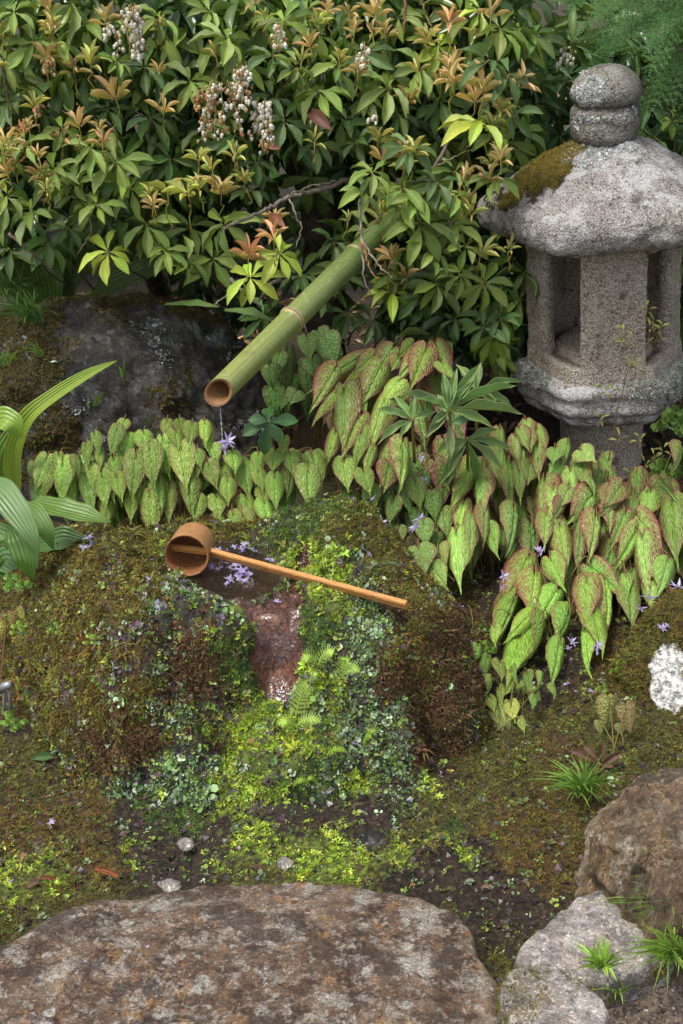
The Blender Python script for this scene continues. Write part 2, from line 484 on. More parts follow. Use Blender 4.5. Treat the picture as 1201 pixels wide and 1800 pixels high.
# growth map: (px, py, radius, kind) read off the photograph, laid on the ground and on the basin; some dark seeds at its foot and left overhang paint in shade
SEED = [(200,980,80,1),(130,1050,75,1),(100,1150,80,1),(130,1250,90,1),(200,1150,70,1),(250,1200,50,1),(300,950,60,2),(60,1090,35,2),(190,945,45,2),
 (250,1010,40,1),(340,1035,42,4),(300,1090,55,4),(380,1060,40,4),(400,1105,36,4),(290,1150,45,4),(360,1165,55,5),(330,1190,60,5),(420,1165,45,6),(385,1140,30,6),(412,1078,17,3),(425,1118,20,3),(432,1095,14,3),
 (310,1250,60,4),(250,1300,45,5),(190,1300,50,5),(300,1350,65,4),(360,1400,50,4),(350,1330,50,4),(240,1400,55,4),(410,1300,45,3),(450,1265,50,3),(515,1245,55,3),(430,1340,65,3),(500,1320,50,3),(400,1390,60,3),(535,1290,40,3),(540,1345,40,6),
 (380,1230,30,4),(385,1305,20,5),(495,935,22,6),(560,930,50,6),(600,940,40,2),(550,990,36,3),(590,1010,36,3),(590,1062,36,3),(625,1085,20,3),(560,1110,40,6),(555,1150,35,6),(630,1000,30,4),(640,1060,40,4),(660,1100,50,4),(600,1150,45,4),(610,1210,55,4),(565,1195,30,3),(580,1235,22,3),
 (690,1085,40,5),(720,1130,50,1),(770,1150,60,5),(800,1200,50,5),(700,1190,55,5),(670,1250,50,4),(650,1300,55,4),(700,1330,55,4),(600,1345,40,4),(545,1390,50,6),(760,1250,60,5),(660,985,42,2),(730,1060,45,1),(640,1150,40,4),(740,1200,40,1),(780,1300,40,5),(690,1150,28,1),(380,1480,40,0),
 (60,1350,60,2),(30,1290,30,0),(105,1345,32,0),(190,1385,32,0),(262,1425,30,6),(835,1290,30,0),(760,1345,26,0),(150,1430,60,1),(230,1450,60,0),(60,1450,70,1),(330,1440,45,6),(350,1480,50,0),(400,1440,30,0),(430,1470,40,3),(570,1492,55,3),(640,1505,30,3),(525,1500,28,3),(625,1380,30,3),(500,1430,40,0),(560,1440,40,0),(700,1390,50,4),(640,1445,50,0),(745,1380,35,3),(760,1440,50,2),(712,1490,22,3),(80,1525,38,3),(20,1555,34,3),
 (150,1530,50,1),(230,1495,14,3),(50,1620,60,2),(150,1560,50,2),(310,1520,60,0),(820,1400,60,2),(900,1350,70,2),(880,1440,60,1),(950,1400,50,1),(850,1500,40,0),(830,1520,24,3),(800,1440,30,6),(930,1500,60,1),(850,1560,60,0),(900,1600,50,0),(780,1520,40,0),(870,1290,50,2),(960,1270,60,2),(1060,1300,70,2),(940,1220,40,0),(1000,1330,70,1),(1090,1180,70,1),(1000,1180,60,0),(900,1180,50,0),(850,1170,40,0),(740,1340,50,5),(1150,1300,60,2),(785,1470,22,3),(750,1560,40,0)]
SEED = np.array(SEED, float)
SKIN = .62 * np.array([(.045,.030,.020),(.11,.068,.018),(.090,.088,.020),(.16,.21,.030),(.050,.055,.025),(.055,.026,.014),(.040,.065,.016)])
def growth(P, s=21, jit=.38):
    px, py = proj(P)
    wx = fbm(P, 14, 4, s) * 34; wy = fbm(P, 14, 4, s + 40) * 34
    d = np.hypot(px[:, None] + wx[:, None] - SEED[:, 0], (py[:, None] + wy[:, None] - SEED[:, 1]) * 1.15) / SEED[:, 2]
    if jit: d = d * np.exp(rng.normal(0, jit, d.shape))
    i = d.argmin(1)
    k = SEED[i, 3].astype(int); dm = d.min(1)
    n = fbm(P, 9, 3, s + 80)
    far = dm > 1.5
    k = np.where(far, np.where(n > .12, 2, np.where(n < -.12, 0, 1)), k)
    return k, dm
def growth_chunks(P):
    k = np.zeros(len(P), int); d = np.zeros(len(P))
    for a in range(0, len(P), 20000):
        k[a:a + 20000], d[a:a + 20000] = growth(P[a:a + 20000])
    return k, d

def axis(lo, hi, c0, c1, nin, nout):
    a = np.linspace(c0, c1, nin)
    l = c0 - np.geomspace(.02, c0 - lo, nout)[::-1]; r = c1 + np.geomspace(.02, hi - c1, nout)
    return np.concatenate([l, a, r])
gx = axis(-60, 60, -1.0, 1.0, 420, 26)
gy = axis(-20, 90, 1.2, 3.2, 420, 26)
GX, GY = np.meshgrid(gx, gy, indexing='xy')
GZ = ground_h(GX, GY)
GV = np.stack([GX, GY, GZ], -1).reshape(-1, 3)
GF = gridF(len(gy), len(gx))
path_poly = [(840, 1830), (905, 1760), (1060, 1705), (1201, 1660), (1400, 1640), (1500, 2400), (700, 2400)]
gk = np.full(len(GV), 1); nearm = (np.abs(GV[:, 0]) < 1.3) & (GV[:, 1] > 1.0) & (GV[:, 1] < 3.4)
gk[nearm] = growth_chunks(GV[nearm])[0]
gc = SKIN[gk]
gpx, gpy = proj(GV)
pd = poly_dist(gpx, gpy, path_poly); pm = sstep(15, -15, pd)[:, None] * (GV[:, 1] < 1.75)[:, None]
gc = gc * (1 - pm) + np.array([.14, .108, .092]) * pm
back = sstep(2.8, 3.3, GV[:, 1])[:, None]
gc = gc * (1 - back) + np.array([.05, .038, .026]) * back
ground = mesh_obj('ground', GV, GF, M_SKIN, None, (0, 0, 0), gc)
tag(ground, kind='structure')
ground['label'] = 'dark mossy soil between the stones'

# ================================================================== BASIN STONE
BC = [(60,1240,.020),(100,1330,.000),(250,1400,-.02),(110,1270,.055),(180,1330,.035),(240,1360,.03),(150,1100,.205),(80,1160,.105),(260,1180,.20),(330,1260,.13),(350,1440,-.01),(450,1450,-.01),(550,1430,-.01),(650,1390,-.005),(750,1345,.0),(840,1250,.01),
 (450,1330,.045),(480,1240,.095),(480,1150,.165),(475,1085,.218),(480,1045,.222),(380,1030,.222),(450,990,.222),(340,985,.222),
 (200,948,.245),(260,960,.245),(310,985,.240),(340,1045,.246),(270,1010,.258),(150,1040,.225),(85,1100,.165),(42,1170,.050),(15,1230,-.03),(60,1000,.05),(20,1090,-.02),
 (300,1150,.200),(200,1210,.165),(300,1300,.085),(400,1165,.185),(415,1090,.228),(200,1290,.085),(400,1250,.10),(380,1340,.04),
 (570,922,.285),(620,945,.285),(520,935,.262),(660,965,.275),(610,1040,.238),(560,1095,.225),(545,1000,.245),(700,1040,.240),(765,1090,.19),(815,1160,.115),(850,1210,.0),(872,1150,-.04),(830,1060,-.03),(765,985,.03),
 (710,1190,.165),(620,1180,.165),(560,1200,.15),(560,1270,.09),(650,1290,.075),(600,1340,.04),(720,1280,.085),(785,1235,.085),(740,1345,-.01),
 (510,965,.235),(440,958,.226),(360,950,.226)]
pts = [PZ(a, b, c) for a, b, c in BC]
for x, y, z in [(-.72,2.2,-.1),(-.7,2.5,-.1),(-.45,2.55,.02),(-.25,2.5,.12),(0,2.52,.14),(.15,2.45,.06),(.3,2.35,-.08),(-.3,2.68,-.1),(0,2.7,-.08),(.42,2.1,-.1),(-.7,1.8,-.1),(.4,1.85,-.1),(-.3,1.72,-.08),(0,1.72,-.08),(.2,1.76,-.08),(-.3,2.38,.215),(-.1,2.38,.225),(.03,2.40,.235),(-.5,2.3,.17)]:
    pts.append(np.array([x, y, z]))
pts = np.array(pts)
def tps(r): return np.where(r > 1e-9, r * r * np.log(r + 1e-12), 0)
nb = len(pts)
K = tps(np.hypot(pts[:, None, 0] - pts[None, :, 0], pts[:, None, 1] - pts[None, :, 1])) + np.eye(nb) * 2e-4
Q = np.hstack([np.ones((nb, 1)), pts[:, :2]])
A = np.block([[K, Q], [Q.T, np.zeros((3, 3))]])
sol = np.linalg.solve(A, np.concatenate([pts[:, 2], np.zeros(3)]))
def rbf(x, y):
    r = np.hypot(x[:, None] - pts[:, 0], y[:, None] - pts[:, 1])
    return tps(r) @ sol[:nb] + sol[nb] + sol[nb + 1] * x + sol[nb + 2] * y
WATER_Z = .222
POOL = [(318,1000),(328,975),(350,958),(400,955),(455,965),(480,985),(500,1005),(498,1025),(480,1040),(440,1054),(395,1054),(350,1030)]
WET = [(388,1048),(440,1056),(500,1040),(522,985),(530,955),(470,950),(505,948),(545,958),(548,990),(530,1010),(538,1060),(532,1110),(535,1160),(530,1200),(500,1240),(462,1232),(450,1200),(432,1150),(440,1110),(410,1070)]
bx = np.linspace(-.78, .48, 300); by = np.linspace(1.66, 2.76, 280)
BX, BY = np.meshgrid(bx, by, indexing='xy')
x, y = BX.ravel(), BY.ravel()
z = rbf(x, y)
z = np.where((z > 0) & (z < .15), .15 * (np.maximum(z, 1e-6) / .15) ** .62, z)      # steep flanks
P0 = np.stack([x, y, z], -1)
ppx, ppy = proj(P0)
flat = np.stack([x, y, x * 0], -1)
dw = poly_dist(ppx, ppy, WET); dpool = poly_dist(ppx, ppy, POOL)
wet = sstep(6, -6, dw + fbm(flat, 60, 3, 4) * 7)
pool = sstep(10, -30, dpool + fbm(flat, 40, 3, 6) * 6)
rough = fbm(flat, 7, 3, 2) * .026 + fbm(flat, 20, 4, 3) * .032 + fbm(flat, 55, 3, 8) * .014
z = z + rough * (1 - .65 * np.maximum(wet, sstep(25, 0, dpool)))
z = z - .022 * sstep(14, -14, dw) * (1 - sstep(10, -30, dpool)) - .055 * pool + wet * fbm(np.stack([x * .7, y, x * 0], -1), 42, 4, 13) * .011
z = z + .010 * sstep(30, 8, np.abs(dw - 18)) * (dw > 0)
edge = np.minimum.reduce([x - bx[0], bx[-1] - x, y - by[0], by[-1] - y])
z = z - .08 * sstep(.05, 0, edge)
BV = np.stack([x, y, z], -1); BF = gridF(len(by), len(bx))
# drop the sheet's parts that lie well under the soil, keep a buried rim
gz = ground_h(x, y)
fk = (BV[BF][:, :, 2].max(1) > gz[BF].min(1) - .03)
BF = BF[fk]
bk, bdm = growth_chunks(BV)
wetm = np.maximum(wet, pool)
bcol = SKIN[bk] * (1 - wetm[:, None]) + np.array([1, 0, 0]) * 0
g = G('basin_stone')
c0 = g.attr('col'); wa = g.attr('luv', out='Vector')
wv = g.n('ShaderNodeSeparateXYZ', {0: wa})
moss = g.mix(g.step(.3, .7, g.noise(120, 6, .65)), g.mix(1.0, c0, (.45, .45, .45), 'MULTIPLY'), g.mix(1.0, c0, (1.5, 1.45, 1.3), 'MULTIPLY'))
n1, n2, n3 = g.noise(20, 7, .7, dist=.4), g.noise(75, 6, .7), g.noise(240, 3)
rk = g.ramp(n1, [(.3, (.03, .012, .011)), (.45, (.085, .028, .020)), (.6, (.17, .060, .028)), (.8, (.27, .12, .05))])
rk = g.mix(g.step(.5, .62, n2), rk, g.mix(1.0, rk, (.38, .34, .36), 'MULTIPLY'))
rk = g.mix(g.ma('MULTIPLY', g.step(.57, .68, n3), .7), rk, (.34, .17, .07))
colr = g.mix(wv.outputs[0], moss, rk)
rg = g.ma('ADD', g.ma('MULTIPLY', wv.outputs[0], g.ma('ADD', -.86, g.ma('MULTIPLY', n1, .3))), .85)
hh = g.ma('ADD', g.noise(38, 6, .68, dist=.6), g.ma('MULTIPLY', g.noise(150, 4), .35))
bn = g.bump(hh, .016, 1.0)
M_BASIN = g.out(colr, rg, bn, .6, **{'Coat Normal': g.bump(g.noise(40, 3, .6, dist=.4), .007, .9), 'Coat Weight': wv.outputs[0], 'Coat Roughness': .14, 'Coat IOR': 1.42})
o = mesh_obj('stone_basin', BV, BF, M_BASIN, None, (-.15, 2.1, 0), bcol, np.stack([wetm, wetm, wetm], -1))
tag(o, 'moss covered stone water basin with a hollow pool and a wet reddish spill channel', 'stone basin')
BASIN = o
def basin_z(px, py):     # height of the basin under a sight line
    d = ray(px, py)
    q, r_ = proj(BV)
    i = np.argmin((q - px) ** 2 + (r_ - py) ** 2 + (BV[:, 1] > 2.42) * 1e6 + (BV[:, 2] < 0) * 1e5)
    return BV[i]

# water in the hollow: one sheet with soft ripples, its edge under the stone
wp = np.array([PZ(a, b, WATER_Z - .002) for a, b in POOL]); wc = wp.mean(0)
th = np.linspace(0, 2 * math.pi, 72, endpoint=False)
ang = np.arctan2(wp[:, 1] - wc[1], wp[:, 0] - wc[0]); rad = np.hypot(wp[:, 0] - wc[0], wp[:, 1] - wc[1])
so = np.argsort(ang); rr = np.interp(th, ang[so], rad[so], period=2 * math.pi) + .006
R, T = np.meshgrid(np.linspace(.001, 1, 22), np.arange(72), indexing='ij')
WV = np.stack([wc[0] + R * rr[T] * np.cos(th[T]), wc[1] + R * rr[T] * np.sin(th[T]), np.full(R.shape, WATER_Z - .002)], -1).reshape(-1, 3)
dd = np.hypot(WV[:, 0] - wc[0] + .0, WV[:, 1] - wc[1] - .05)
WV[:, 2] += .0006 * np.sin(dd * 260) * np.exp(-dd * 14)
g = G('pool_water')
gl = g.n('ShaderNodeBsdfPrincipled', {'Base Color': (.03, .022, .012, 1), 'Roughness': .03, 'Specular IOR Level': .75, 'Normal': g.bump(g.noise(26, 2, vec=g.co(), dist=1.5), .006, .6), 'Alpha': .42})
g.t.links.new(gl.outputs[0], g.n('ShaderNodeOutputMaterial').inputs[0])
w = mesh_obj('water', WV, gridF(22, 72, True), g.m, BASIN)

# ================================================================== ROCKS
def slab(name, outline, ztop, height, mat, label, cat, dome=.02, edge_r=.16, rough=1.0, seed=1, nr=90, nt=220, tilt=(0, 0), group=None, base_z=-.04, flare=.0):
    """low stone: outline traced on its rim at height ztop; top domed, side rounded down into the soil"""
    W = np.array([PZ(a, b, ztop) for a, b in outline]); c = W.mean(0)
    ang = np.arctan2(W[:, 1] - c[1], W[:, 0] - c[0]); rad = np.hypot(W[:, 0] - c[0], W[:, 1] - c[1])
    th = np.linspace(-math.pi, math.pi, nt, endpoint=False)
    s = np.argsort(ang); r0 = np.interp(th, ang[s], rad[s], period=2 * math.pi)
    k = np.array([1, 2, 3, 2, 1.]); k /= k.sum()
    r0 = np.convolve(np.concatenate([r0[-2:], r0, r0[:2]]), k, 'valid')
    r0 = r0 * (1 + fbm(np.stack([np.cos(th), np.sin(th), th * 0], -1), 4, 4, seed) * .06)
    u = np.concatenate([np.linspace(.003, 1 - edge_r, int(nr * .6)), 1 - edge_r + edge_r * np.sin(np.linspace(0, 1, int(nr * .25)) * math.pi / 2)[1:], np.ones(int(nr * .2))])
    n1 = int(nr * .6); n2 = int(nr * .25) - 1; n3 = int(nr * .2)
    zz = np.concatenate([dome * (1 - np.linspace(0, 1, n1) ** 2.2), -.30 * height * (1 - np.cos(np.linspace(0, 1, n2 + 1)[1:] * math.pi / 2)), -.30 * height - (height * .7 - base_z) * np.linspace(0.03, 1, n3)])
    fl = np.concatenate([np.zeros(n1 + n2), np.linspace(0, flare, n3)])
    V = []
    for ui, zi, f in zip(u, zz, fl):
        rr = r0 * ui + f
        V.append(np.stack([c[0] + rr * np.cos(th), c[1] + rr * np.sin(th), np.full(nt, ztop + zi)], -1))
    V = np.concatenate(V)
    V[:, 2] += (V[:, 0] - c[0]) * tilt[0] + (V[:, 1] - c[1]) * tilt[1]
    n_ = fbm(V, 5, 4, seed + 3) * .016 + np.minimum(fbm(V, 16, 5, seed + 5), .12) * .014 + fbm(V, 55, 3, seed + 6) * .004
    V[:, 2] += n_ * rough
    V[:, :2] += (V[:, :2] - c[:2]) / (np.hypot(*(V[:, :2] - c[:2]).T)[:, None] + 1e-6) * (fbm(V, 13, 5, seed + 9) * .022 * rough)[:, None] * np.clip(np.repeat(u, nt), 0, 1)[:, None] ** 3
    F = gridF(len(u), nt, True)[:, ::-1]
    o = mesh_obj(name, V, F, mat, None, (c[0], c[1], 0))
    tag(o, label, cat, group)
    return o, V, F
def boulder(name, c, r, mat, label, cat, seed=1, cuts=(), rough=1.0, n=(150, 110), p=2.4):
    th = np.linspace(0, 2 * math.pi, n[0], endpoint=False); ph = np.linspace(0.001, math.pi - .001, n[1])
    PH, TH = np.meshgrid(ph, th, indexing='ij')
    D = np.stack([np.sin(PH) * np.cos(TH), np.sin(PH) * np.sin(TH), np.cos(PH)], -1).reshape(-1, 3)
    R = (np.abs(D) ** p).sum(1) ** (-1 / p)
    R = R * (1 + fbm(D, 1.6, 3, seed) * .16)
    for nx, ny, nz, dd in cuts:
        nn = np.array([nx, ny, nz], float); nn /= np.linalg.norm(nn)
        dn = D @ nn
        lim = np.where(dn > .05, dd / np.maximum(dn, .05), 9)
        kk = 18.0
        R = -np.log(np.exp(-kk * R) + np.exp(-kk * np.minimum(lim, 6))) / kk
    V = D * R[:, None] * np.array(r)
    V = V + D * ((fbm(V + seed, 7, 4, seed) * .03 + np.minimum(fbm(V + seed, 20, 5, seed + 2), .1) * .022 + fbm(V, 60, 3, seed + 3) * .006) * rough)[:, None]
    V = V + np.array(c)
    F = gridF(n[1], n[0], True)
    o = mesh_obj(name, V, F, mat, None, (c[0], c[1], 0))
    tag(o, label, cat)
    return o, V, F

STEP_OUT = [(-140,1740),(-80,1680),(0,1648),(60,1612),(140,1588),(230,1570),(300,1553),(380,1543),(470,1540),(560,1545),(650,1552),(730,1568),(790,1588),(830,1615),(852,1655),(875,1700),(885,1750),(890,1830),(880,1930),(820,2040),(650,2130),(400,2180),(100,2160),(-100,2050),(-180,1900)]
step_o, SV, SF = slab('stepping_stone', STEP_OUT, .060, .07, M_STEP, 'large flat brown stepping stone with orange and grey mottling across the foreground', 'stepping stone', dome=.012, edge_r=.06, rough=.75, seed=4, nr=150, nt=420)
pale_o, PV_, PF_ = slab('pale_stone', [(905,1680),(915,1660),(960,1628),(1000,1598),(1045,1572),(1090,1562),(1125,1575),(1150,1605),(1185,1640),(1190,1670),(1140,1690),(1060,1712),(980,1702),(920,1700)], .055, .07, M_PALE, 'pale grey white speckled stone sloping beside the soil path', 'stone', dome=.010, edge_r=.10, rough=.45, seed=12, tilt=(-.03, .09))
corner_o, CV_, CF_ = slab('corner_stone', [(888,1718),(900,1702),(950,1700),(1000,1715),(1040,1738),(1068,1765),(1066,1800),(1045,1850),(980,1880),(915,1860),(893,1790)], .078, .06, M_PALE, 'small flat grey and brown stone at the bottom between the stepping stone and the soil', 'stone', dome=.004, edge_r=.07, rough=.4, seed=23)
bould_o, OV_, OF_ = slab('ochre_boulder', [(1052,1420),(1058,1385),(1085,1350),(1130,1332),(1200,1325),(1290,1335),(1370,1380),(1390,1450),(1340,1520),(1240,1560),(1150,1545),(1098,1500),(1070,1465)], .16, .17, M_BOULD, 'ochre brown boulder with a steep furrowed face at the right edge', 'boulder', dome=.02, edge_r=.14, rough=2.1, seed=31, tilt=(.10, -.15), flare=.03, nr=130, nt=300)
back_o, KV_, KF_ = boulder('dark_boulder', (-.56, 3.03, .02), (.45, .31, .40), M_BACK, 'dark weathered boulder behind the heart shaped leaves with lichen spots', 'boulder', 5, [(.75, -.35, .62, .80), (-.5, -.3, .8, .93), (.1, -1, .35, .78), (1, -.2, .1, .88)], 1.3, (260, 170))
mossy_c = np.array([.765, 2.15, 0])
mossy_o, MV_, MF_ = boulder('mossy_rock', (mossy_c[0], mossy_c[1] + .02, 0), (.25, .17, .19), M_SKIN, 'moss covered rock with a white lichen patch at the right edge', 'rock', 17, [(-.6, -.6, .45, .80), (-.2, -1, .6, .86)], .8, (460, 280))
p_ = PY(665, 612, 3.12)
boulder('brown_rock', (p_[0], 3.12, .17), (.10, .08, .09), M_SMOOTH, 'smooth dark brown rock under the shrub, above the red edged leaves', 'rock', 41, (), .3, (60, 40))
p_ = PY(600, 520, 3.9)
LICH = [(1150,1145),(1168,1128),(1192,1130),(1205,1150),(1198,1180),(1214,1210),(1206,1242),(1183,1256),(1155,1243),(1143,1215),(1152,1190),(1142,1168)]
mq, mr = proj(MV_)
lm = poly_dist(mq, mr, LICH) + fbm(MV_, 40, 4, 3) * 8
front = MV_[:, 1] < mossy_c[1] + .02
bk2 = np.where(fbm(MV_, 16, 4, 5) > .05, 1, 2)
c4 = np.ones((len(MV_), 4), np.float32); c4[:, :3] = np.where(((lm < 0) & front)[:, None], np.array([.62, .63, .65]), SKIN[bk2]); mossy_o.data.attributes['col'].data.foreach_set('color', c4.ravel())

# small stones
def pebble(name, px, py, r0, mat, label, cat='pebble', z=.012, fl=.7, seed=1, group=None, sx=1.25):
    r = r0 * .62; c = PZ(px, py, z)
    o, V, F = boulder(name, (c[0], c[1], z - r * .85), (r * sx, r, r * fl), mat, label, cat, seed, [(rr_[0], rr_[1], rr_[2] , .78) for rr_ in np.random.default_rng(seed).normal(size=(5, 3))], .3, (60, 40))
    if group: o['group'] = group
    return o
pebble('pebble', 297, 1548, .024, M_PALE, 'white speckled pebble against the back edge of the stepping stone', seed=51)
pebble('pebble', 407, 1528, .026, M_BACK, 'dark grey pebble behind the stepping stone, under the yellow green moss', seed=52)
pebble('pebble', 505, 1512, .018, M_PALE, 'small pale pebble between two cushions of yellow green moss', seed=53)
pebble('pebble', 655, 1470, .022, M_BACK, 'grey pebble in the moss right of the bright cushion', seed=54)
pebble('pebble', 480, 1438, .020, M_BACK, 'whitish grey pebble below the small fern', seed=55, fl=.9)
pebble('pebble', 590, 1445, .016, M_PALE, 'pale pebble at the foot of the basin', seed=56)
pebble('pebble', 325, 1478, .016, M_PALE, 'flat whitish pebble in dark soil left of the moss cushion', seed=58)
pebble('pebble', 652, 1436, .012, M_PALE, 'tiny white pebble behind the grey one', seed=60)

# ================================================================== MOSS AND LIVERWORT (uncountable: real little shapes, joined)
def blades_template(nb, w, bend, up, seed, leafy=False):
    r = np.random.default_rng(seed); V, F = [], []
    for i in range(nb):
        a = i * 2.399 + r.random(); el = up * (0.35 + r.random() * .9)
        d = np.array([math.cos(a) * math.cos(el), math.sin(a) * math.cos(el), math.sin(el)])
        s = np.cross(d, [0, 0, 1.0]); s /= np.linalg.norm(s)
        L = .6 + .5 * r.random()
        m = d * L * .5 + np.array([0, 0, bend * .3]); t = d * L + np.array([0, 0, -bend * .35])
        k = len(V)
        if leafy: V += [d * 0.02, m - s * w, t, m + s * w]; F += [(k, k + 1, k + 2), (k, k + 2, k + 3)]
        else: V += [-s * w * .7, s * w * .7, m + s * w * .5, m - s * w * .5, t]; F += [(k, k + 1, k + 2), (k, k + 2, k + 3), (k + 3, k + 2, k + 4)]
    return np.array(V), np.array(F)
def round_template(nb, seed):
    r = np.random.default_rng(seed); V, F = [], []
    for i in range(nb):
        a = i * 2.399 + r.random(); q = .30 + .35 * r.random(); el = .15 + .5 * r.random()
        c = np.array([math.cos(a) * q, math.sin(a) * q, .15 + .25 * r.random()])
        rad = .26 + .16 * r.random()
        ux = np.array([math.cos(a), math.sin(a), el]); ux /= np.linalg.norm(ux)
        uy = np.array([-math.sin(a), math.cos(a), r.normal() * .25])
        k = len(V); V.append(c - ux * rad * .15)
        for j in range(6):
            b = j / 6 * 2 * math.pi; V.append(c + rad * (math.cos(b) * ux + math.sin(b) * uy) + np.array([0, 0, .04 * math.sin(2 * b)]))
        for j in range(6): F.append((k, k + 1 + j, k + 1 + (j + 1) % 6))
    return np.array(V), np.array(F)
TF_ = [blades_template(7, .085, .5, .8, s) for s in (1, 2, 3)]
TS_ = [blades_template(9, .16, .3, .75, s, True) for s in (4, 5)]
TR_ = [round_template(4, s) for s in (6, 7, 8)]
def palette(cols, n, var=.22):
    cols = np.array(cols, float); c = cols[rng.integers(0, len(cols), n)]
    return c * np.exp(rng.normal(0, var, (n, 1))) * (1 + rng.normal(0, .07, (n, 3)))
def scatter(name, P, N, temps, size, cols, mat, label, cat, parent=None, sink=.1, jit=.35, stuff=True, var=.22):
    if len(P) == 0: return None
    b = Bag(); w = rng.integers(0, len(temps), len(P))
    N = N + rng.normal(0, jit * 1.25, N.shape); N /= np.linalg.norm(N, axis=1)[:, None]
    for k, (T, F) in enumerate(temps):
        m = w == k
        if not m.any(): continue
        s = size * np.exp(rng.normal(0, .36, m.sum()))
        M_ = orient(N[m]) * s[:, None, None]
        V, FF, C, _ = bake(T, F, None, M_, P[m] - N[m] * (s * sink)[:, None], palette(cols, m.sum(), var))
        tz = np.clip(T[:, 2], 0, 1); C = C * np.tile(.68 + .62 * tz / (tz.max() + 1e-6), m.sum())[:, None]      # paler tips, and bases darkened to paint in shade between tufts
        b.add(V, FF, C)
    o = b.obj(name, mat, parent, None, smooth=False)
    tag(o, label if parent is None else None, cat if parent is None else None, kind='stuff')
    return o
PALS = {1: [(.17,.105,.022),(.12,.08,.02),(.20,.155,.03),(.085,.055,.018),(.13,.13,.025),(.16,.16,.03)], 2: [(.13,.125,.022),(.17,.15,.03),(.10,.11,.022),(.09,.06,.02)],
        3: [(.44,.55,.06),(.34,.46,.05),(.50,.58,.12),(.26,.38,.04)], 4: [(.12,.21,.06),(.18,.28,.10),(.29,.39,.22),(.10,.17,.05),(.38,.47,.32),(.07,.05,.06),(.17,.24,.05)],
        5: [(.085,.042,.02),(.12,.062,.028),(.06,.032,.018),(.17,.095,.04),(.09,.08,.03)], 6: [(.07,.13,.02),(.10,.18,.03),(.05,.09,.02),(.15,.22,.04)]}
def vis_b(c):
    q, r_ = proj(c)
    return (poly_dist(q, r_, WET) + fbm(c, 45, 3, 12) * 16 > -4) & (poly_dist(q, r_, POOL) > 4) & (c[:, 2] > ground_h(c[:, 0], c[:, 1]) - .004) & (c[:, 1] < 2.5)
P, N = sample_surface(BV, BF, 74000, vis_b)
N = np.where(N[:, 2:3] < 0, -N, N)
k, dm = growth_chunks(P)
sw = rng.random(len(k)) < .10; k[sw] = 4
sw = rng.random(len(k)) < .05; k[sw] = 3
PG, NG = sample_surface(GV, GF, 74000, lambda c: (np.abs(c[:, 0]) < .9) & (c[:, 1] > 1.35) & (c[:, 1] < 2.75))
NG = np.where(NG[:, 2:3] < 0, -NG, NG)
ib = (PG[:, 0] > bx[0]) & (PG[:, 0] < bx[-1]) & (PG[:, 1] > by[0]) & (PG[:, 1] < by[-1])
ii = np.clip(((PG[:, 1] - by[0]) / (by[1] - by[0])).astype(int), 0, len(by) - 1) * len(bx) + np.clip(((PG[:, 0] - bx[0]) / (bx[1] - bx[0])).astype(int), 0, len(bx) - 1)
q, r_ = proj(PG)
okg = ~(ib & (BV[ii, 2] > PG[:, 2] + .003)) & (poly_dist(q, r_, path_poly) > 0) & (poly_dist(q, r_, STEP_OUT) > -6)
PG, NG = PG[okg], NG[okg]; kg, dg = growth_chunks(PG)
def sel(P, N, kk, k, prob, clump_=0.0, fs=26):
    m = (kk == k) & (rng.random(len(P)) < prob)
    if clump_: m &= fbm(P, fs, 3, k * 5) + rng.normal(0, .10, len(P)) > -.28 + clump_
    return P[m], N[m]
for (PP, NN_, kk, where, f) in ((P, N, k, 'on the basin stone', 1.0), (PG, NG, kg, 'on the ground', .9)):
    s_ = 1.0 if f == 1.0 else .8
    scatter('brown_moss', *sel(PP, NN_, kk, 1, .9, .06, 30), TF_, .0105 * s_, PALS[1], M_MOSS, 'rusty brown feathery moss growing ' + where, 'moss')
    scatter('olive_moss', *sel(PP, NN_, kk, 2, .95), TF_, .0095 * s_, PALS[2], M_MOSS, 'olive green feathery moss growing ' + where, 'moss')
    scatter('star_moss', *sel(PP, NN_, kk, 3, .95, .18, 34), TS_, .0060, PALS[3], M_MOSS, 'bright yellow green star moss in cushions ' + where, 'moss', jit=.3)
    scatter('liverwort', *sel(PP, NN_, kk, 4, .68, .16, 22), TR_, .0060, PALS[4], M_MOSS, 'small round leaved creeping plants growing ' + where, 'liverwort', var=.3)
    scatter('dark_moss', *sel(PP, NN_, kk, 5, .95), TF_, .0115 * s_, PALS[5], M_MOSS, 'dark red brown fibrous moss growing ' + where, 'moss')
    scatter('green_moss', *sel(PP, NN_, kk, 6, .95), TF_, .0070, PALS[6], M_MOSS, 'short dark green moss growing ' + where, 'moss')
g = G('small_stones')
c = g.mix(g.step(.45, .6, g.noise(160, 6, .75)), g.attr('col'), g.mix(1.0, g.attr('col'), (.45, .42, .4), 'MULTIPLY'))
M_PALE_T = g.out(c, .5, g.bump(g.noise(200, 3), .002), .5)
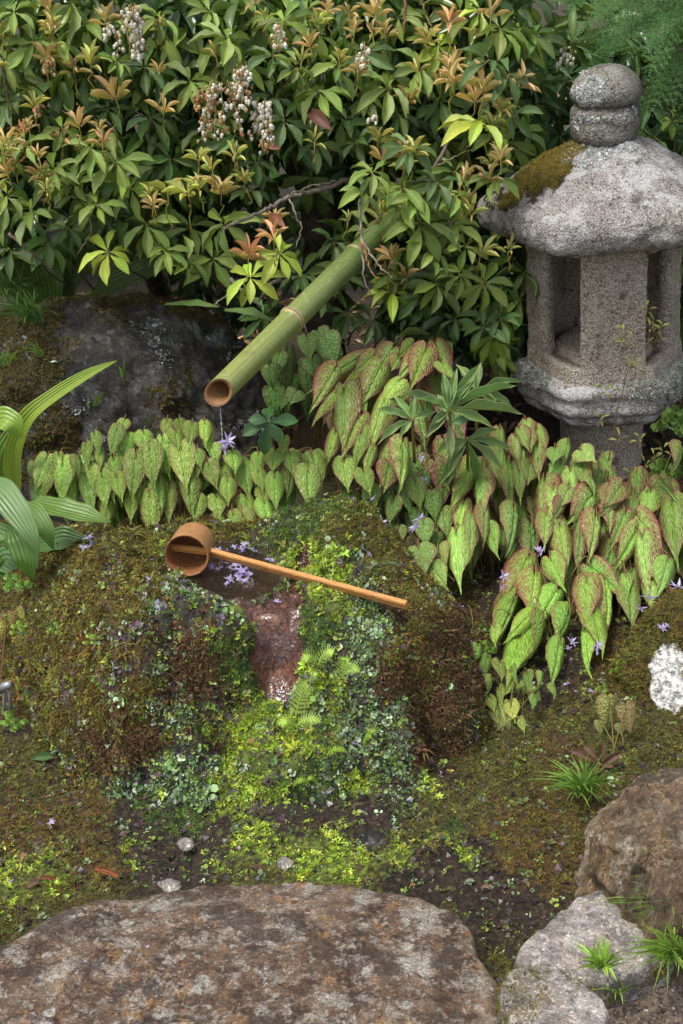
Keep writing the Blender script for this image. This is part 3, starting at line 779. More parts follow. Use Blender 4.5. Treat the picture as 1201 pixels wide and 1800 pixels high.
# soil crumbs, sparse liverwort, purple and yellow bits over everything
mx = rng.random(len(PG)) < .20
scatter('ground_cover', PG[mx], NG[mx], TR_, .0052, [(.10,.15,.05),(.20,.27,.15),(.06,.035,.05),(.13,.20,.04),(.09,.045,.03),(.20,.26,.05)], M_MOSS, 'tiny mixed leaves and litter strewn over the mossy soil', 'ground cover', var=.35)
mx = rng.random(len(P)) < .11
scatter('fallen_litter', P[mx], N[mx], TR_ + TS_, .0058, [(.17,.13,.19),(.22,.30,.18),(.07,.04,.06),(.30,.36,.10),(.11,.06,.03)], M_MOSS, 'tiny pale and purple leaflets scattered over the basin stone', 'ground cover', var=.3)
def crumb(seed):
    r = np.random.default_rng(seed); V = np.array([(1,0,0),(-1,0,0),(0,1,0),(0,-1,0),(0,0,1),(0,0,-1)], float) * r.uniform(.4, 1.1, (6, 1))
    return V, np.array([(0,2,4),(2,1,4),(1,3,4),(3,0,4),(2,0,5),(1,2,5),(3,1,5),(0,3,5)])
mx = rng.random(len(PG)) < .14
scatter('soil_crumbs', PG[mx], NG[mx], [crumb(1), crumb(2), crumb(3)], .0042, [(.04,.028,.02),(.07,.045,.035),(.11,.085,.07),(.03,.02,.018),(.18,.16,.15)], M_SKIN, 'dark crumbs of soil and grit between the mosses', 'soil', jit=.8)
mx = rng.random(len(PG)) < .010
scatter('gravel', PG[mx], NG[mx], [crumb(7), crumb(8), crumb(9)], .0055, [(.16,.15,.14),(.24,.23,.22),(.08,.07,.065),(.12,.09,.08)], M_PALE_T, 'small grey stones and grit between the mosses', 'gravel', jit=.6, sink=.2)
PP2, NN2 = sample_surface(GV, GF, 4500, lambda c: (poly_dist(*proj(c), path_poly) < 0) & (c[:, 0] < 1) & (c[:, 1] > 1.0) & (c[:, 1] < 1.9))
scatter('grit', PP2, NN2, [crumb(4), crumb(5)], .0026, [(.16,.13,.11),(.10,.08,.065),(.24,.20,.17),(.07,.05,.04),(.34,.31,.28)], M_SKIN, 'fine gravel and grit on the soil path', 'gravel', jit=.8)
# moss on the right rock, the dark boulder and the roof of stones' edges
def face_up(V, F, n, cond):
    P, N = sample_surface(V, F, n, cond); return P, N
def outN(P, N, c):
    s = np.sign(((P - np.array(c)) * N).sum(1))[:, None]; return N * np.where(s == 0, 1, s)
Pm, Nm = sample_surface(MV_, MF_, 11000, lambda c: (c[:, 2] > 0))
Nm = outN(Pm, Nm, (mossy_c[0], mossy_c[1], 0)); q, r_ = proj(Pm)
okm = poly_dist(q, r_, LICH) + fbm(Pm, 40, 4, 3) * 8 > -1
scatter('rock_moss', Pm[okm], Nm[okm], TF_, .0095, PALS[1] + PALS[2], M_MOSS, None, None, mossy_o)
Pm, Nm = sample_surface(KV_, KF_, 26000, lambda c: (c[:, 2] > .1) & (c[:, 1] < 3.2))
Nm = outN(Pm, Nm, (-.52, 3.05, .05)); q, r_ = proj(Pm)
mk = np.where(q < 110 + fbm(Pm, 9, 3, 4) * 70, .95, 0) + np.where(r_ < 540 + fbm(Pm, 12, 3, 7) * 25 + np.maximum(q - 200, 0) * .16, .8, 0) + np.where(fbm(Pm, 8, 4, 31) > .22, .35, .02)
okm = rng.random(len(Pm)) < mk
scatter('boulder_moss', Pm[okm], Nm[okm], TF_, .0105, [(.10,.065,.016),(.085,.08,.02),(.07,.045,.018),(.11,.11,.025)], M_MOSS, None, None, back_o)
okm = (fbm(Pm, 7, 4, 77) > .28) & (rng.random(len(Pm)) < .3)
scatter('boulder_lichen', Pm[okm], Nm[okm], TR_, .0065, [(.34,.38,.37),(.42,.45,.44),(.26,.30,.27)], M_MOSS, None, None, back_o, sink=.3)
for (o_, V_, F_, seed) in ((corner_o, CV_, CF_, 3), (bould_o, OV_, OF_, 8), (pale_o, PV_, PF_, 15)):
    Pm, Nm = sample_surface(V_, F_, 5000, lambda c: c[:, 2] > .0); Nm = np.where(Nm[:, 2:3] < -.1, -Nm, Nm)
    okm = fbm(Pm, 10, 4, seed) > .17
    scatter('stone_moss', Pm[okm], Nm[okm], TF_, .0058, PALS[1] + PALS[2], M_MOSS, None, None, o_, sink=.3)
# ================================================================== STONE LANTERN
LX, LY = .590, 3.02
LROT = math.radians(-1)
LEAN = .072      # the whole lantern leans a little to the left
def zat(py, Y): d = ray(0, py); return CAM_H + d[2] * Y / d[1]
def zpx(py, R): return zat(py, LY - R)      # height of a front edge at radius R in front of the axis
lan = empty('stone_lantern', (LX + .022, LY, 0), 'weathered granite lantern with rounded cap stone beside the shrub', 'stone lantern')
ORG[lan.name] = np.array([LX, LY, 0.0]); lan.rotation_euler = (0, -LEAN, 0)
def projl(P):
    Q = np.array(P, float); Q[:, 0] += .022 - LEAN * P[:, 2]; Q[:, 2] += LEAN * (P[:, 0] - LX); return proj(Q)
def hexr(th, p):
    s = np.zeros_like(th)
    for k in range(6):
        a = math.radians(30 + 60 * k) + LROT
        s = s + np.maximum(np.cos(th - a), 0) ** p
    return .866 * s ** (-1 / p)
def lantern_ring(name, prof, mat, hexp=22, hexmix=1.0, nt=220, amp=.004, seed=0, sub=6, chip=0.0):
    """prof: list of (radius, z) from top centre down; each ring a rounded hexagon"""
    pr = []
    for (a, b) in zip(prof[:-1], prof[1:]):
        n = max(2, int(np.hypot(b[0] - a[0], b[1] - a[1]) / .0045))
        for t in np.linspace(0, 1, n, endpoint=False): pr.append((a[0] + (b[0] - a[0]) * t, a[1] + (b[1] - a[1]) * t))
    pr.append(prof[-1]); pr = np.array(pr)
    for _ in range(sub):          # soften the profile's corners
        pr[1:-1] = .5 * pr[1:-1] + .25 * (pr[:-2] + pr[2:])
    th = np.linspace(0, 2 * math.pi, nt, endpoint=False)
    h = hexr(th, hexp) * hexmix + (1 - hexmix) * 1.0
    V = np.concatenate([np.stack([r * h * np.cos(th) + LX, r * h * np.sin(th) + LY, np.full(nt, z)], -1) for r, z in pr])
    D = V - np.array([LX, LY, pr[:, 1].mean()]); D /= np.linalg.norm(D, axis=1)[:, None] + 1e-6
    n = fbm(V, 9, 3, seed) * 1.3 + fbm(V, 35, 4, seed + 2) + np.maximum(fbm(V, 90, 3, seed + 4), -.2) * .5
    if chip: n = n - chip * np.maximum(fbm(V, 14, 4, seed + 9) - .12, 0) * 9
    V = V + D * (amp * n)[:, None]
    F = gridF(len(pr), nt, True)[:, ::-1]
    return mesh_obj(name, V, F, mat, lan), V, F
z_rt = zpx(252, .07)
z_rb = zpx(446, .245)        # lower rim of the roof
z_re = z_rb + .070           # upper rim
# jewel and its ring
z_j1 = zpx(190, .045); z_j0 = zat(110, LY)
jr = .074; jh = z_j0 - z_j1
jp = [(.0008, z_j1 + jh)] + [(jr * math.sin(a) ** 1.0, z_j1 + jh * (.34 + .66 * math.cos(a) ** 1.05)) for a in np.linspace(.12, math.pi / 2 - .02, 10)] + [(jr * 1.01, z_j1 + jh * .30), (jr * .99, z_j1 + jh * .16), (jr * .82, z_j1 + jh * .05), (jr * .60, z_j1 - .006), (jr * .55, z_j1 - .02)]
oj, JV, JF = lantern_ring('jewel', jp, M_GRAN_TOP, hexmix=0, amp=.0022, seed=3, nt=150)
z_n1, z_n0 = zpx(190, .055), z_rt - .012
on_, NV_, NF_ = lantern_ring('jewel_base', [(.0008, z_n1), (.062, z_n1 + .002), (.072, z_n1 - .006), (.0735, z_n1 - .020), (.0715, z_n1 - .026), (.0735, z_n1 - .034), (.071, z_n0 + .016), (.056, z_n0)], M_GRAN_TOP, hexmix=.12, amp=.0028, seed=5, nt=150, sub=2)
# roof
RE = .280
orf, RV, RF = lantern_ring('roof', [(.0008, z_rt), (.066, z_rt - .002), (.090, z_rt - .012), (.140, z_re + (z_rt - z_re) * .66), (.195, z_re + (z_rt - z_re) * .38), (.240, z_re + (z_rt - z_re) * .14), (RE - .012, z_re), (RE, z_re - .014), (RE + .003, z_re - .03), (RE, z_rb + .012), (RE - .014, z_rb - .002), (.20, z_rb - .012), (.15, z_rb - .004), (.10, z_rb)], M_GRAN_ROOF, hexp=20, hexmix=1.0, nt=360, amp=.0055, seed=9, sub=9, chip=.35)
# platform with two mouldings, and the shaft
z_pt = zpx(690, .190)
op, PLV, PLF = lantern_ring('platform', [(.0008, z_pt + .012), (.155, z_pt + .012), (.196, z_pt + .004), (.205, z_pt - .006), (.205, z_pt - .022), (.196, z_pt - .026), (.198, z_pt - .060), (.190, z_pt - .068), (.184, z_pt - .070), (.186, z_pt - .082), (.172, z_pt - .094), (.125, z_pt - .108), (.11, z_pt - .12)], M_GRAN_PLAT, hexp=34, nt=360, amp=.0038, seed=14, sub=2, chip=.25)
lantern_ring('shaft', [(.0008, z_pt - .10), (.100, z_pt - .105), (.098, z_pt - .16), (.094, z_pt - .25), (.10, -.03), (.02, -.04)], M_GRAN, hexp=8, hexmix=.3, amp=.005, seed=21, sub=2)
# light chamber: hexagonal wall with openings, lintel and sill kept whole
z_c0, z_c1 = z_pt + .004, z_rb + .012
RC = .172
nt, nz, nw = 288, 76, 5
th = np.linspace(0, 2 * math.pi, nt, endpoint=False); zz = np.linspace(z_c0, z_c1, nz)
hx = hexr(th, 46)
holes = [(math.radians(180 + 20) + LROT, math.radians(180 + 65) + LROT), (math.radians(270 + 25) + LROT, math.radians(270 + 69) + LROT), (math.radians(34) + LROT, math.radians(62) + LROT)]
Hh = z_c1 - z_c0
thq = (th + math.pi / nt) % (2 * math.pi); zq = (zz[:-1] + zz[1:]) / 2
inh = np.zeros((nz - 1, nt), bool)
for a, b in holes:
    aa = (thq > a) & (thq < b)
    inh |= aa[None, :] & ((zq > z_c0 + .035) & (zq < z_c1 - .042))[:, None]
lay = []
for rr_, s_ in ((RC, 0), (RC - .034, 1)):
    Z, T = np.meshgrid(zz, th, indexing='ij'); H = np.broadcast_to(hx, Z.shape)
    tz = (Z - z_c0) / Hh
    R_ = rr_ * (1 + .035 * (1 - sstep(0, .16, tz)) - .0 * tz + .02 * sstep(.86, 1, tz)) if s_ == 0 else np.full(Z.shape, rr_)
    Vc = np.stack([LX + R_ * H * np.cos(T), LY + R_ * H * np.sin(T), Z], -1)
    lay.append(Vc)
V = np.concatenate([l.reshape(-1, 3) for l in lay])
D = V - np.array([LX, LY, 0]); D[:, 2] = 0; D /= np.linalg.norm(D, axis=1)[:, None]
V = V + D * (fbm(V, 12, 3, 31) * .0035 + fbm(V, 40, 4, 33) * .004)[:, None]
NL = nz * nt
Fo = gridF(nz, nt, True)
keep = ~inh.reshape(-1)
F = [Fo[keep], (Fo + NL)[keep][:, ::-1]]
jamb = []
def vid(i, j): return i * nt + (j % nt)
for i in range(nz - 1):
    for j in range(nt):
        if inh[i, j]:
            for (ni, nj, a_, b_) in ((i - 1, j, (i, j), (i, j + 1)), (i + 1, j, (i + 1, j + 1), (i + 1, j)), (i, j - 1, (i + 1, j), (i, j)), (i, j + 1, (i, j + 1), (i + 1, j + 1))):
                if not inh[ni, nj % nt]:
                    p, q = vid(*a_), vid(*b_); jamb.append((p, q, q + NL, p + NL))
F.append(np.array(jamb))
mesh_obj('light_chamber', V, np.vstack(F), M_GRAN, lan)
lantern_ring('chamber_floor', [(.0008, z_c0 + .052), (.105, z_c0 + .051), (.118, z_c0 + .046), (.130, z_c0 + .030), (.129, z_c0)], M_GRAN, hexp=20, amp=.003, seed=44, nt=120)
# moss on the left slope of the roof, lichen crusts
Pm, Nm = sample_surface(RV, RF, 60000, lambda c: (c[:, 2] > z_re - .01) & (c[:, 0] < LX + .02))
Nm = outN(Pm, Nm, (LX, LY, z_rb - .1)); q, r_ = projl(Pm)
MOSSP = [(985,252),(945,268),(915,305),(882,345),(872,366),(905,356),(925,325),(945,345),(958,322),(975,330),(985,310),(1000,300),(1008,275),(1030,256),(1010,248)]
okm = (poly_dist(q, r_, MOSSP) + fbm(Pm, 60, 3, 2) * 10 < 0) & (Pm[:, 1] < LY + .02)
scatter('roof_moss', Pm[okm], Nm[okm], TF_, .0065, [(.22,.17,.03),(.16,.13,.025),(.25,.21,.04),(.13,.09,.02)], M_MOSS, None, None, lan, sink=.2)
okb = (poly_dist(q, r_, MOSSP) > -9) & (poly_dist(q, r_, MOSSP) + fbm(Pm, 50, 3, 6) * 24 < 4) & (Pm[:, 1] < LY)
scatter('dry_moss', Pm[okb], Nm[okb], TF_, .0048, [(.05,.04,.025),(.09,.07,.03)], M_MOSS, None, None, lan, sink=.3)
def crust(name, V, F, n, poly, size, c0, cols=((.50,.51,.49),(.60,.61,.60),(.38,.39,.36)), nz_=50, thr=9, front=True):
    P, N = sample_surface(V, F, n, lambda c: (c[:, 1] < LY + .03)); N = outN(P, N, c0); q, r_ = projl(P)
    m = poly_dist(q, r_, poly) + fbm(P, nz_, 3, 8) * thr < 0
    m &= ((P - np.array([0, 0, CAM_H])) * N).sum(1) < 0
    return scatter(name, P[m], N[m], TS_ + [crumb(11), crumb(12)], size, list(cols), M_MOSS, None, None, lan, sink=.25)
crust('jewel_lichen', JV, JF, 9000, [(1025,125),(1050,125),(1066,145),(1064,170),(1050,184),(1020,180),(1008,160),(1014,138)], .0042, (LX, LY, z_j1 + .05), thr=16)
crust('ring_lichen', NV_, NF_, 8000, [(1004,198),(1060,196),(1112,196),(1115,210),(1060,214),(1040,224),(1008,226)], .0040, (LX, LY, z_n0), thr=22)
crust('collar_lichen', RV, RF, 90000, [(1000,244),(1120,242),(1125,262),(1060,268),(1040,290),(1010,296),(990,280)], .0040, (LX, LY, z_rb), thr=26)
crust('platform_lichen', PLV, PLF, 90000, [(896,640),(905,622),(925,632),(950,650),(968,668),(950,682),(925,672),(902,668)], .0068, (LX, LY, z_pt - .06), ((.42,.42,.37),(.52,.52,.47),(.32,.32,.27)))
crust('platform_lichen', PLV, PLF, 90000, [(1110,668),(1140,655),(1180,640),(1230,640),(1240,720),(1190,740),(1180,700),(1150,700),(1115,690)], .0062, (LX, LY, z_pt - .06), ((.42,.42,.37),(.52,.52,.47),(.32,.32,.27)), thr=30)

# ================================================================== BAMBOO SPOUT
g = G('bamboo_skin')
at = g.attr('luv', out='Vector'); sp_ = g.n('ShaderNodeSeparateXYZ', {0: at})
mp = g.n('ShaderNodeMapping', {'Vector': g.co('Object'), 'Scale': (1, 1, 1)}).outputs[0]
fib = g.n('ShaderNodeCombineXYZ', {0: g.ma('MULTIPLY', sp_.outputs[0], 60.0), 1: g.ma('MULTIPLY', sp_.outputs[1], 3.0), 2: 0.0}).outputs[0]
fn = g.noise(1.0, 4, .6, fib)
big = g.noise(6, 4)
c = g.mix(g.step(.35, .65, fn), (.15, .185, .04), (.24, .265, .075))
c = g.mix(g.ma('MULTIPLY', g.step(.45, .7, big), .5), c, (.24, .27, .10))
c = g.mix(g.step(.05, .7, sp_.outputs[1]), c, g.mix(1.0, c, (.42, .60, .52), 'MULTIPLY'))
c = g.mix(g.ma('MULTIPLY', g.step(.56, .66, g.noise(120, 5, .7)), .45), c, (.42, .42, .30))
c = g.mix(g.ma('MULTIPLY', g.step(.54, .62, g.noise(14, 8, .8)), .5), c, (.10, .11, .045))
c = g.mix(g.attr('col'), (.5, .3, .13), c)
M_BAM = g.out(c, .36, g.bump(g.ma('ADD', fn, g.ma('MULTIPLY', g.noise(200, 2), .4)), .0012, .8), .5)
g = G('cut_bamboo')
c = g.mix(g.noise(40, 4), (.33, .17, .065), (.11, .05, .02))
M_CUT = g.out(c, .55, g.bump(g.noise(150, 3), .001), .4)
b0 = PY(384, 690, 2.46); b1 = PY(806, 272, 3.22)
bd = (b1 - b0) / np.linalg.norm(b1 - b0); blen = np.linalg.norm(b1 - b0)
sp_e = empty('bamboo_spout', b1, 'green bamboo water spout with an open brown end above the basin', 'bamboo spout')
u_ = np.cross(bd, [0, 0, 1]); u_ /= np.linalg.norm(u_); v_ = np.cross(u_, bd)
def node_t(px, py):     # distance along the pipe that lies on this sight line's screen row
    t = np.linspace(0, blen, 800); q, r_ = proj(b0 + bd * t[:, None]); return t[np.argmin(np.hypot(q - px, r_ - py))]
nodes = [node_t(510, 562), node_t(628, 452), node_t(700, 380)]
ts = np.unique(np.concatenate([np.linspace(0, blen, 90)] + [n + np.array([-.010, -.007, -.004, -.002, 0, .002, .004, .007, .010]) for n in nodes])); ns = 40
al = np.linspace(0, 2 * math.pi, ns, endpoint=False)
cutn = -np.array(ray(384, 690)) / np.linalg.norm(ray(384, 690)); cutn = cutn * .62 + (-bd) * .38; cutn /= np.linalg.norm(cutn)
V, LUV, CC = [], [], []
for t in ts:
    r0 = .0245 + .0010 * t / blen
    for n in nodes:
        r0 += .0026 * math.exp(-((t - n) / .0045) ** 2) - .0018 * math.exp(-((t - n - .005) / .0018) ** 2)
    ring = b0 + bd * t + r0 * (np.cos(al)[:, None] * u_ + np.sin(al)[:, None] * v_)
    if t < .06:       # slanted cut at the mouth
        off = r0 * (np.cos(al)[:, None] * u_ + np.sin(al)[:, None] * v_)
        sh = -(off @ cutn) / (bd @ cutn)
        ring = b0 + off + bd * (t + sh * (1 - t / .06))[:, None]
    V.append(ring); LUV.append(np.stack([al / (2 * math.pi), np.full(ns, t / blen), np.zeros(ns)], -1))
    nd = min([abs(t - n) for n in nodes]); CC.append(np.full((ns, 3), 1 - .75 * math.exp(-(nd / .0028) ** 2)))
bag = Bag(); bag.add(np.concatenate(V), gridF(len(ts), ns, True), np.concatenate(CC), np.concatenate(LUV))
bag.obj('pipe', M_BAM, sp_e)
V = []
for k, (rf, dt) in enumerate([(1.0, -.0005), (.80, -.0005), (.79, .004), (.78, .03), (.78, .10), (.001, .13)]):
    off = (.0245 * rf) * (np.cos(al)[:, None] * u_ + np.sin(al)[:, None] * v_)
    sh = -(off @ cutn) / (bd @ cutn) if k < 5 else np.zeros(ns)
    V.append(b0 + off + bd * (dt + sh)[:, None])
mesh_obj('bore', np.concatenate(V), gridF(6, ns, True)[:, ::-1], M_CUT, sp_e)
bag = Bag()
for tt in (nodes[0] + .005,):
    an = np.linspace(0, 2 * math.pi, 30); add_tube(bag, b0 + bd * tt + .0268 * (np.cos(an)[:, None] * u_ + np.sin(an)[:, None] * v_), .0019, 5, (1.5, 1.4, 1.2), False)
bag.obj('binding_twine', M_TWIG, sp_e)
bag = Bag()
e0 = b0 + bd * (nodes[0] + .005) - u_ * -.0262
add_tube(bag, curve(e0, PY(533, 630, e0[1] + .01), -.02, 8, (.012, 0, 0)), .0011, 5, (1.2, 1.0, .8))
bag.obj('loose_string', M_TWIG, sp_e)
bag = Bag()
tt = nodes[1]; an = np.linspace(0, 2 * math.pi, 30); add_tube(bag, b0 + bd * tt + .0268 * (np.cos(an)[:, None] * u_ + np.sin(an)[:, None] * v_), .0011, 5, (1, 1, .9), False)
bag.obj('binding_twine', M_TWIG, sp_e)
# the thread of water
g = G('falling_water')
g.out((.75, .8, .85), .05, None, .6, Alpha=.22)
m_ = b0 + np.array([.002, 0, -.026]); bot = PY(392, 785, m_[1] - .01)
bag = Bag(); P_ = curve(m_, bot, 0, 20); bag.add(*tube(P_, .0006 + .0004 * np.sin(np.linspace(0, 18, 20)) ** 2, 6, False)[:2])
for k in range(5):
    c_ = m_ + (bot - m_) * (.45 + .13 * k); V, F, _ = tube([c_ + [0, 0, .004], c_ + [0, 0, .002], c_, c_ - [0, 0, .002]], [.0004, .0014, .0018, .0004], 8, False); bag.add(V, F)
wt_ = bag.obj('water_trickle', g.m, None, m_); tag(wt_, 'thin trickle of water falling from the mouth of the bamboo spout', 'water')

# ================================================================== LADLE
def wood(name, c1, c2, rough=.45, ax=1):
    g = G(name)
    lv = g.attr('luv', out='Vector')
    sp = g.n('ShaderNodeSeparateXYZ', {0: lv})
    cv = g.n('ShaderNodeCombineXYZ', {0: g.ma('MULTIPLY', sp.outputs[0], 2.0), 1: g.ma('MULTIPLY', sp.outputs[1], 26.0), 2: g.ma('MULTIPLY', sp.outputs[2], 3.0)}).outputs[0]
    n1, n2 = g.noise(1.6, 5, .65, cv, .5), g.noise(7, 4, .6, cv)
    c = g.mix(g.step(.4, .6, n1), c1, c2)
    c = g.mix(g.ma('MULTIPLY', g.step(.50, .58, n2), .75), c, g.mix(1.0, c, (.5, .42, .36), 'MULTIPLY'))
    c = g.mix(g.ma('MULTIPLY', g.step(.55, .75, g.noise(18, 4)), .5), c, g.mix(1.0, c, (.55, .45, .42), 'MULTIPLY'))
    c = g.mix(1.0, c, g.attr('col'), 'MULTIPLY')
    return g.out(c, rough, g.bump(n2, .0008, .7), .45)
M_CUP = wood('ladle_cup_wood', (.47, .25, .10), (.27, .125, .05))
M_HANDLE = wood('ladle_handle_wood', (.58, .29, .085), (.42, .19, .055), .4)
ldl_o = PY(328, 977, 2.165)
lad = empty('wooden_ladle', ldl_o - np.array([0, 0, .034]), 'wooden water ladle with a round cup and long handle lying across the basin', 'ladle')
vw = ray(328, 977); vw /= np.linalg.norm(vw)
Ux = np.array([1.0, 0, 0]); Uy = np.cross(Ux, vw); Uy /= np.linalg.norm(Uy)
ax_ = math.cos(math.radians(27)) * (-vw) + math.sin(math.radians(27)) * (-.50 * Ux - .86 * Uy); ax_ /= np.linalg.norm(ax_)
cu = np.cross(ax_, [0, 0, 1]); cu /= np.linalg.norm(cu); cv_ = np.cross(cu, ax_)
al = np.linspace(0, 2 * math.pi, 64, endpoint=False)
prof = [(.0385, 0.0), (.0390, .0015), (.0385, .012), (.0378, .035), (.0372, .060), (.0365, .0655), (.034, .067), (.001, .067)]
profi = [(.0385, 0.0), (.0362, .0002), (.0352, .003), (.0345, .030), (.0340, .0600), (.001, .0615)]
bag = Bag()
for pf, flip in ((prof, 0), (profi, 1)):
    V, Lv = [], []
    for r, d in pf:
        V.append(ldl_o - ax_ * d + r * (np.cos(al)[:, None] * cu + np.sin(al)[:, None] * cv_))
        Lv.append(np.stack([al, np.full(64, d * 16 + r * 4 * (r < .03)), np.full(64, float(flip))], -1))
    F = gridF(len(pf), 64, True)
    bag.add(np.concatenate(V), F if flip else F[:, ::-1], (.72, .62, .60) if flip else (1, 1, 1), np.concatenate(Lv))
bag.obj('cup', M_CUP, lad)
h1 = PY(716, 1064, 1.985)
aa = np.linspace(0, 2 * math.pi, 200); rim_ = ldl_o - ax_ * .024 + .0375 * (np.cos(aa)[:, None] * cu + np.sin(aa)[:, None] * cv_)
qq = proj(rim_); hE = rim_[np.argmin(np.hypot(qq[0] - 370, qq[1] - 970))]
hI = ldl_o - ax_ * .030 + (ldl_o - ax_ * .024 - hE) * .90
h0 = hI
def bar(p0, p1, w, h, up, mat, name, parent, seg=14, taper=(1, 1), col=(1, 1, 1)):
    d = (p1 - p0); L = np.linalg.norm(d); d /= L; s = np.cross(d, up); s /= np.linalg.norm(s); uu = np.cross(s, d)
    prof = [(-1, -.7), (-.7, -1), (.7, -1), (1, -.7), (1, .7), (.7, 1), (-.7, 1), (-1, .7)]
    V, Lv = [], []
    for i in range(seg):
        t = i / (seg - 1); k = taper[0] + (taper[1] - taper[0]) * t
        for j, (a, b) in enumerate(prof):
            V.append(p0 + d * L * t + s * a * w * k / 2 + uu * b * h * k / 2); Lv.append((t * 4, a * .16 + b * .05, 0))
    V, Lv = np.array(V), np.array(Lv)
    F = gridF(seg, 8, True)
    n = len(V)
    V = np.vstack([V, p0[None], p1[None]]); Lv = np.vstack([Lv, Lv[:1], Lv[-1:]])
    T = np.array([[(j + 1) % 8, j, n] for j in range(8)] + [[(seg - 1) * 8 + j, (seg - 1) * 8 + (j + 1) % 8, n + 1] for j in range(8)])
    return mesh_obj(name, V, [F, T], mat, parent, None, np.broadcast_to(col, V.shape), Lv, smooth=False)
bar(hE + (h1 - hE) * -.002, h1, .0100, .0165, np.array([.0, -.45, .9]), M_HANDLE, 'handle', lad)
bar(hI, hE, .0085, .0135, np.array([.0, -.45, .9]), M_HANDLE, 'handle_tenon', lad, seg=4)
jc = hE + np.array([-.001, -.004, .008])
jb = Bag(); V, F, _ = tube([jc - [.002, 0, 0], jc + [.002, .001, .001]], [.004, .003], 8); jb.add(V, F[:8] if False else F); jb.obj('wedge', M_BARK, lad)

# ================================================================== LEAF SHAPES
def blade_leaf(name, mat, prof, nl=8, nc=2, fold=.22, droop=.25, wave=.03, seed=0):
    """unit leaf along +Y, width 1 across X; prof = list of (v, halfwidth)"""
    r = np.random.default_rng(seed)
    vv = np.linspace(0, 1, nl); pv, pw = zip(*prof)
    hw = np.interp(vv, pv, pw)
    V, Lv = [], []
    for i, v in enumerate(vv):
        for j in range(-nc, nc + 1):
            u = j / nc; x = hw[i] * u
            z = abs(u) * fold * hw[i] * 1.0 - droop * v * v + wave * math.sin(v * 15 + seed + (2 if u > 0 else 0)) * abs(u)
            V.append((x, v - .0 * droop * v * v, z)); Lv.append((x / .5 * 1.0, v, abs(u)))
    F = gridF(nl, 2 * nc + 1)
    return np.array(V), F, np.array(Lv)
def heart_leaf(seed=0, cup=.16, droop=.22):
    """heart with two lobes behind the petiole (v<0), drawn-out tip at v=1"""
    rows = [(-.26, .16, .24), (-.235, .07, .36), (-.17, .035, .44), (-.08, .012, .49), (.0, 0, .505), (.12, 0, .495), (.26, 0, .455), (.42, 0, .37), (.57, 0, .262), (.70, 0, .155), (.84, 0, .062), (1.0, 0, .004)]
    V, F, Lv = [], [], []
    nc = 4
    for s in (-1, 1):
        k0 = len(V)
        for i, (v, xi, xo) in enumerate(rows):
            for j in range(nc + 1):
                t = j / nc; x = xi + (xo - xi) * t
                vv = v - (.02 * math.sin(math.pi * t) if i == 0 else 0)
                z = -cup * (x * 1.9) ** 2 * .9 + .05 * math.exp(-(x / .05) ** 2) * -1.0 - droop * max(v, 0) ** 2 + .015 * math.sin(v * 17 + seed) * t
                z -= .10 * max(-v, 0)
                e = t if i > 0 else 1.0
                if i == 1: e = max(e, .8)
                if i in (1, 2): e = max(e, 1 - min(1, t * 5) * .4) if v < -.1 else e
                V.append((s * x, vv, z)); Lv.append((s * x * 2, (v + .26) / 1.26, e))
        f = gridF(len(rows), nc + 1) + k0
        F.append(f if s > 0 else f[:, ::-1])
    return np.array(V), np.vstack(F), np.array(Lv)
PL = [blade_leaf('pieris', None, [(0, .04), (.12, .13), (.35, .34), (.6, .5), (.78, .42), (.92, .18), (1, .01)], 8, 2, .35, d, .03, s) for s, d in ((1, .15), (2, .3), (3, .42))]
YL = [blade_leaf('young', None, [(0, .05), (.2, .25), (.5, .5), (.75, .4), (.93, .12), (1, .01)], 6, 1, .5, d, .02, s) for s, d in ((1, -.1), (2, .2))]
HL = [heart_leaf(s, c, d) for s, c, d in ((0, .22, .16), (3, .34, .28), (6, .15, .08))]
SL = [blade_leaf('serrated', None, [(0, .05), (.1, .14), (.3, .38), (.5, .5), (.7, .42), (.88, .18), (1, .01)], 12, 2, .4, d, .04, s) for s, d in ((1, .1), (2, .3))]
def shared(nm, lst, mat): return [mesh_data(nm, V, F, mat, None, L) for V, F, L in lst]
ME_P = shared('shrub_leaf', PL, M_PIERIS); ME_Y = shared('young_leaf', YL, M_PIERIS)
ME_H = shared('heart_leaf', HL, M_EPI); ME_S = shared('serrated_leaf', SL, M_SERR)
for V, F, L in SL:
    pass

def leaf_axes(d, hint, L, W):
    X, Y_, Z = frame(d, hint); return X * W, Y_ * L, Z * L
def jitc(c, s=.12, h=.06):
    k = math.exp(rng.normal(0, s)); return tuple(float(np.clip(v * k * (1 + rng.normal(0, h)), 0, 1)) for v in c)

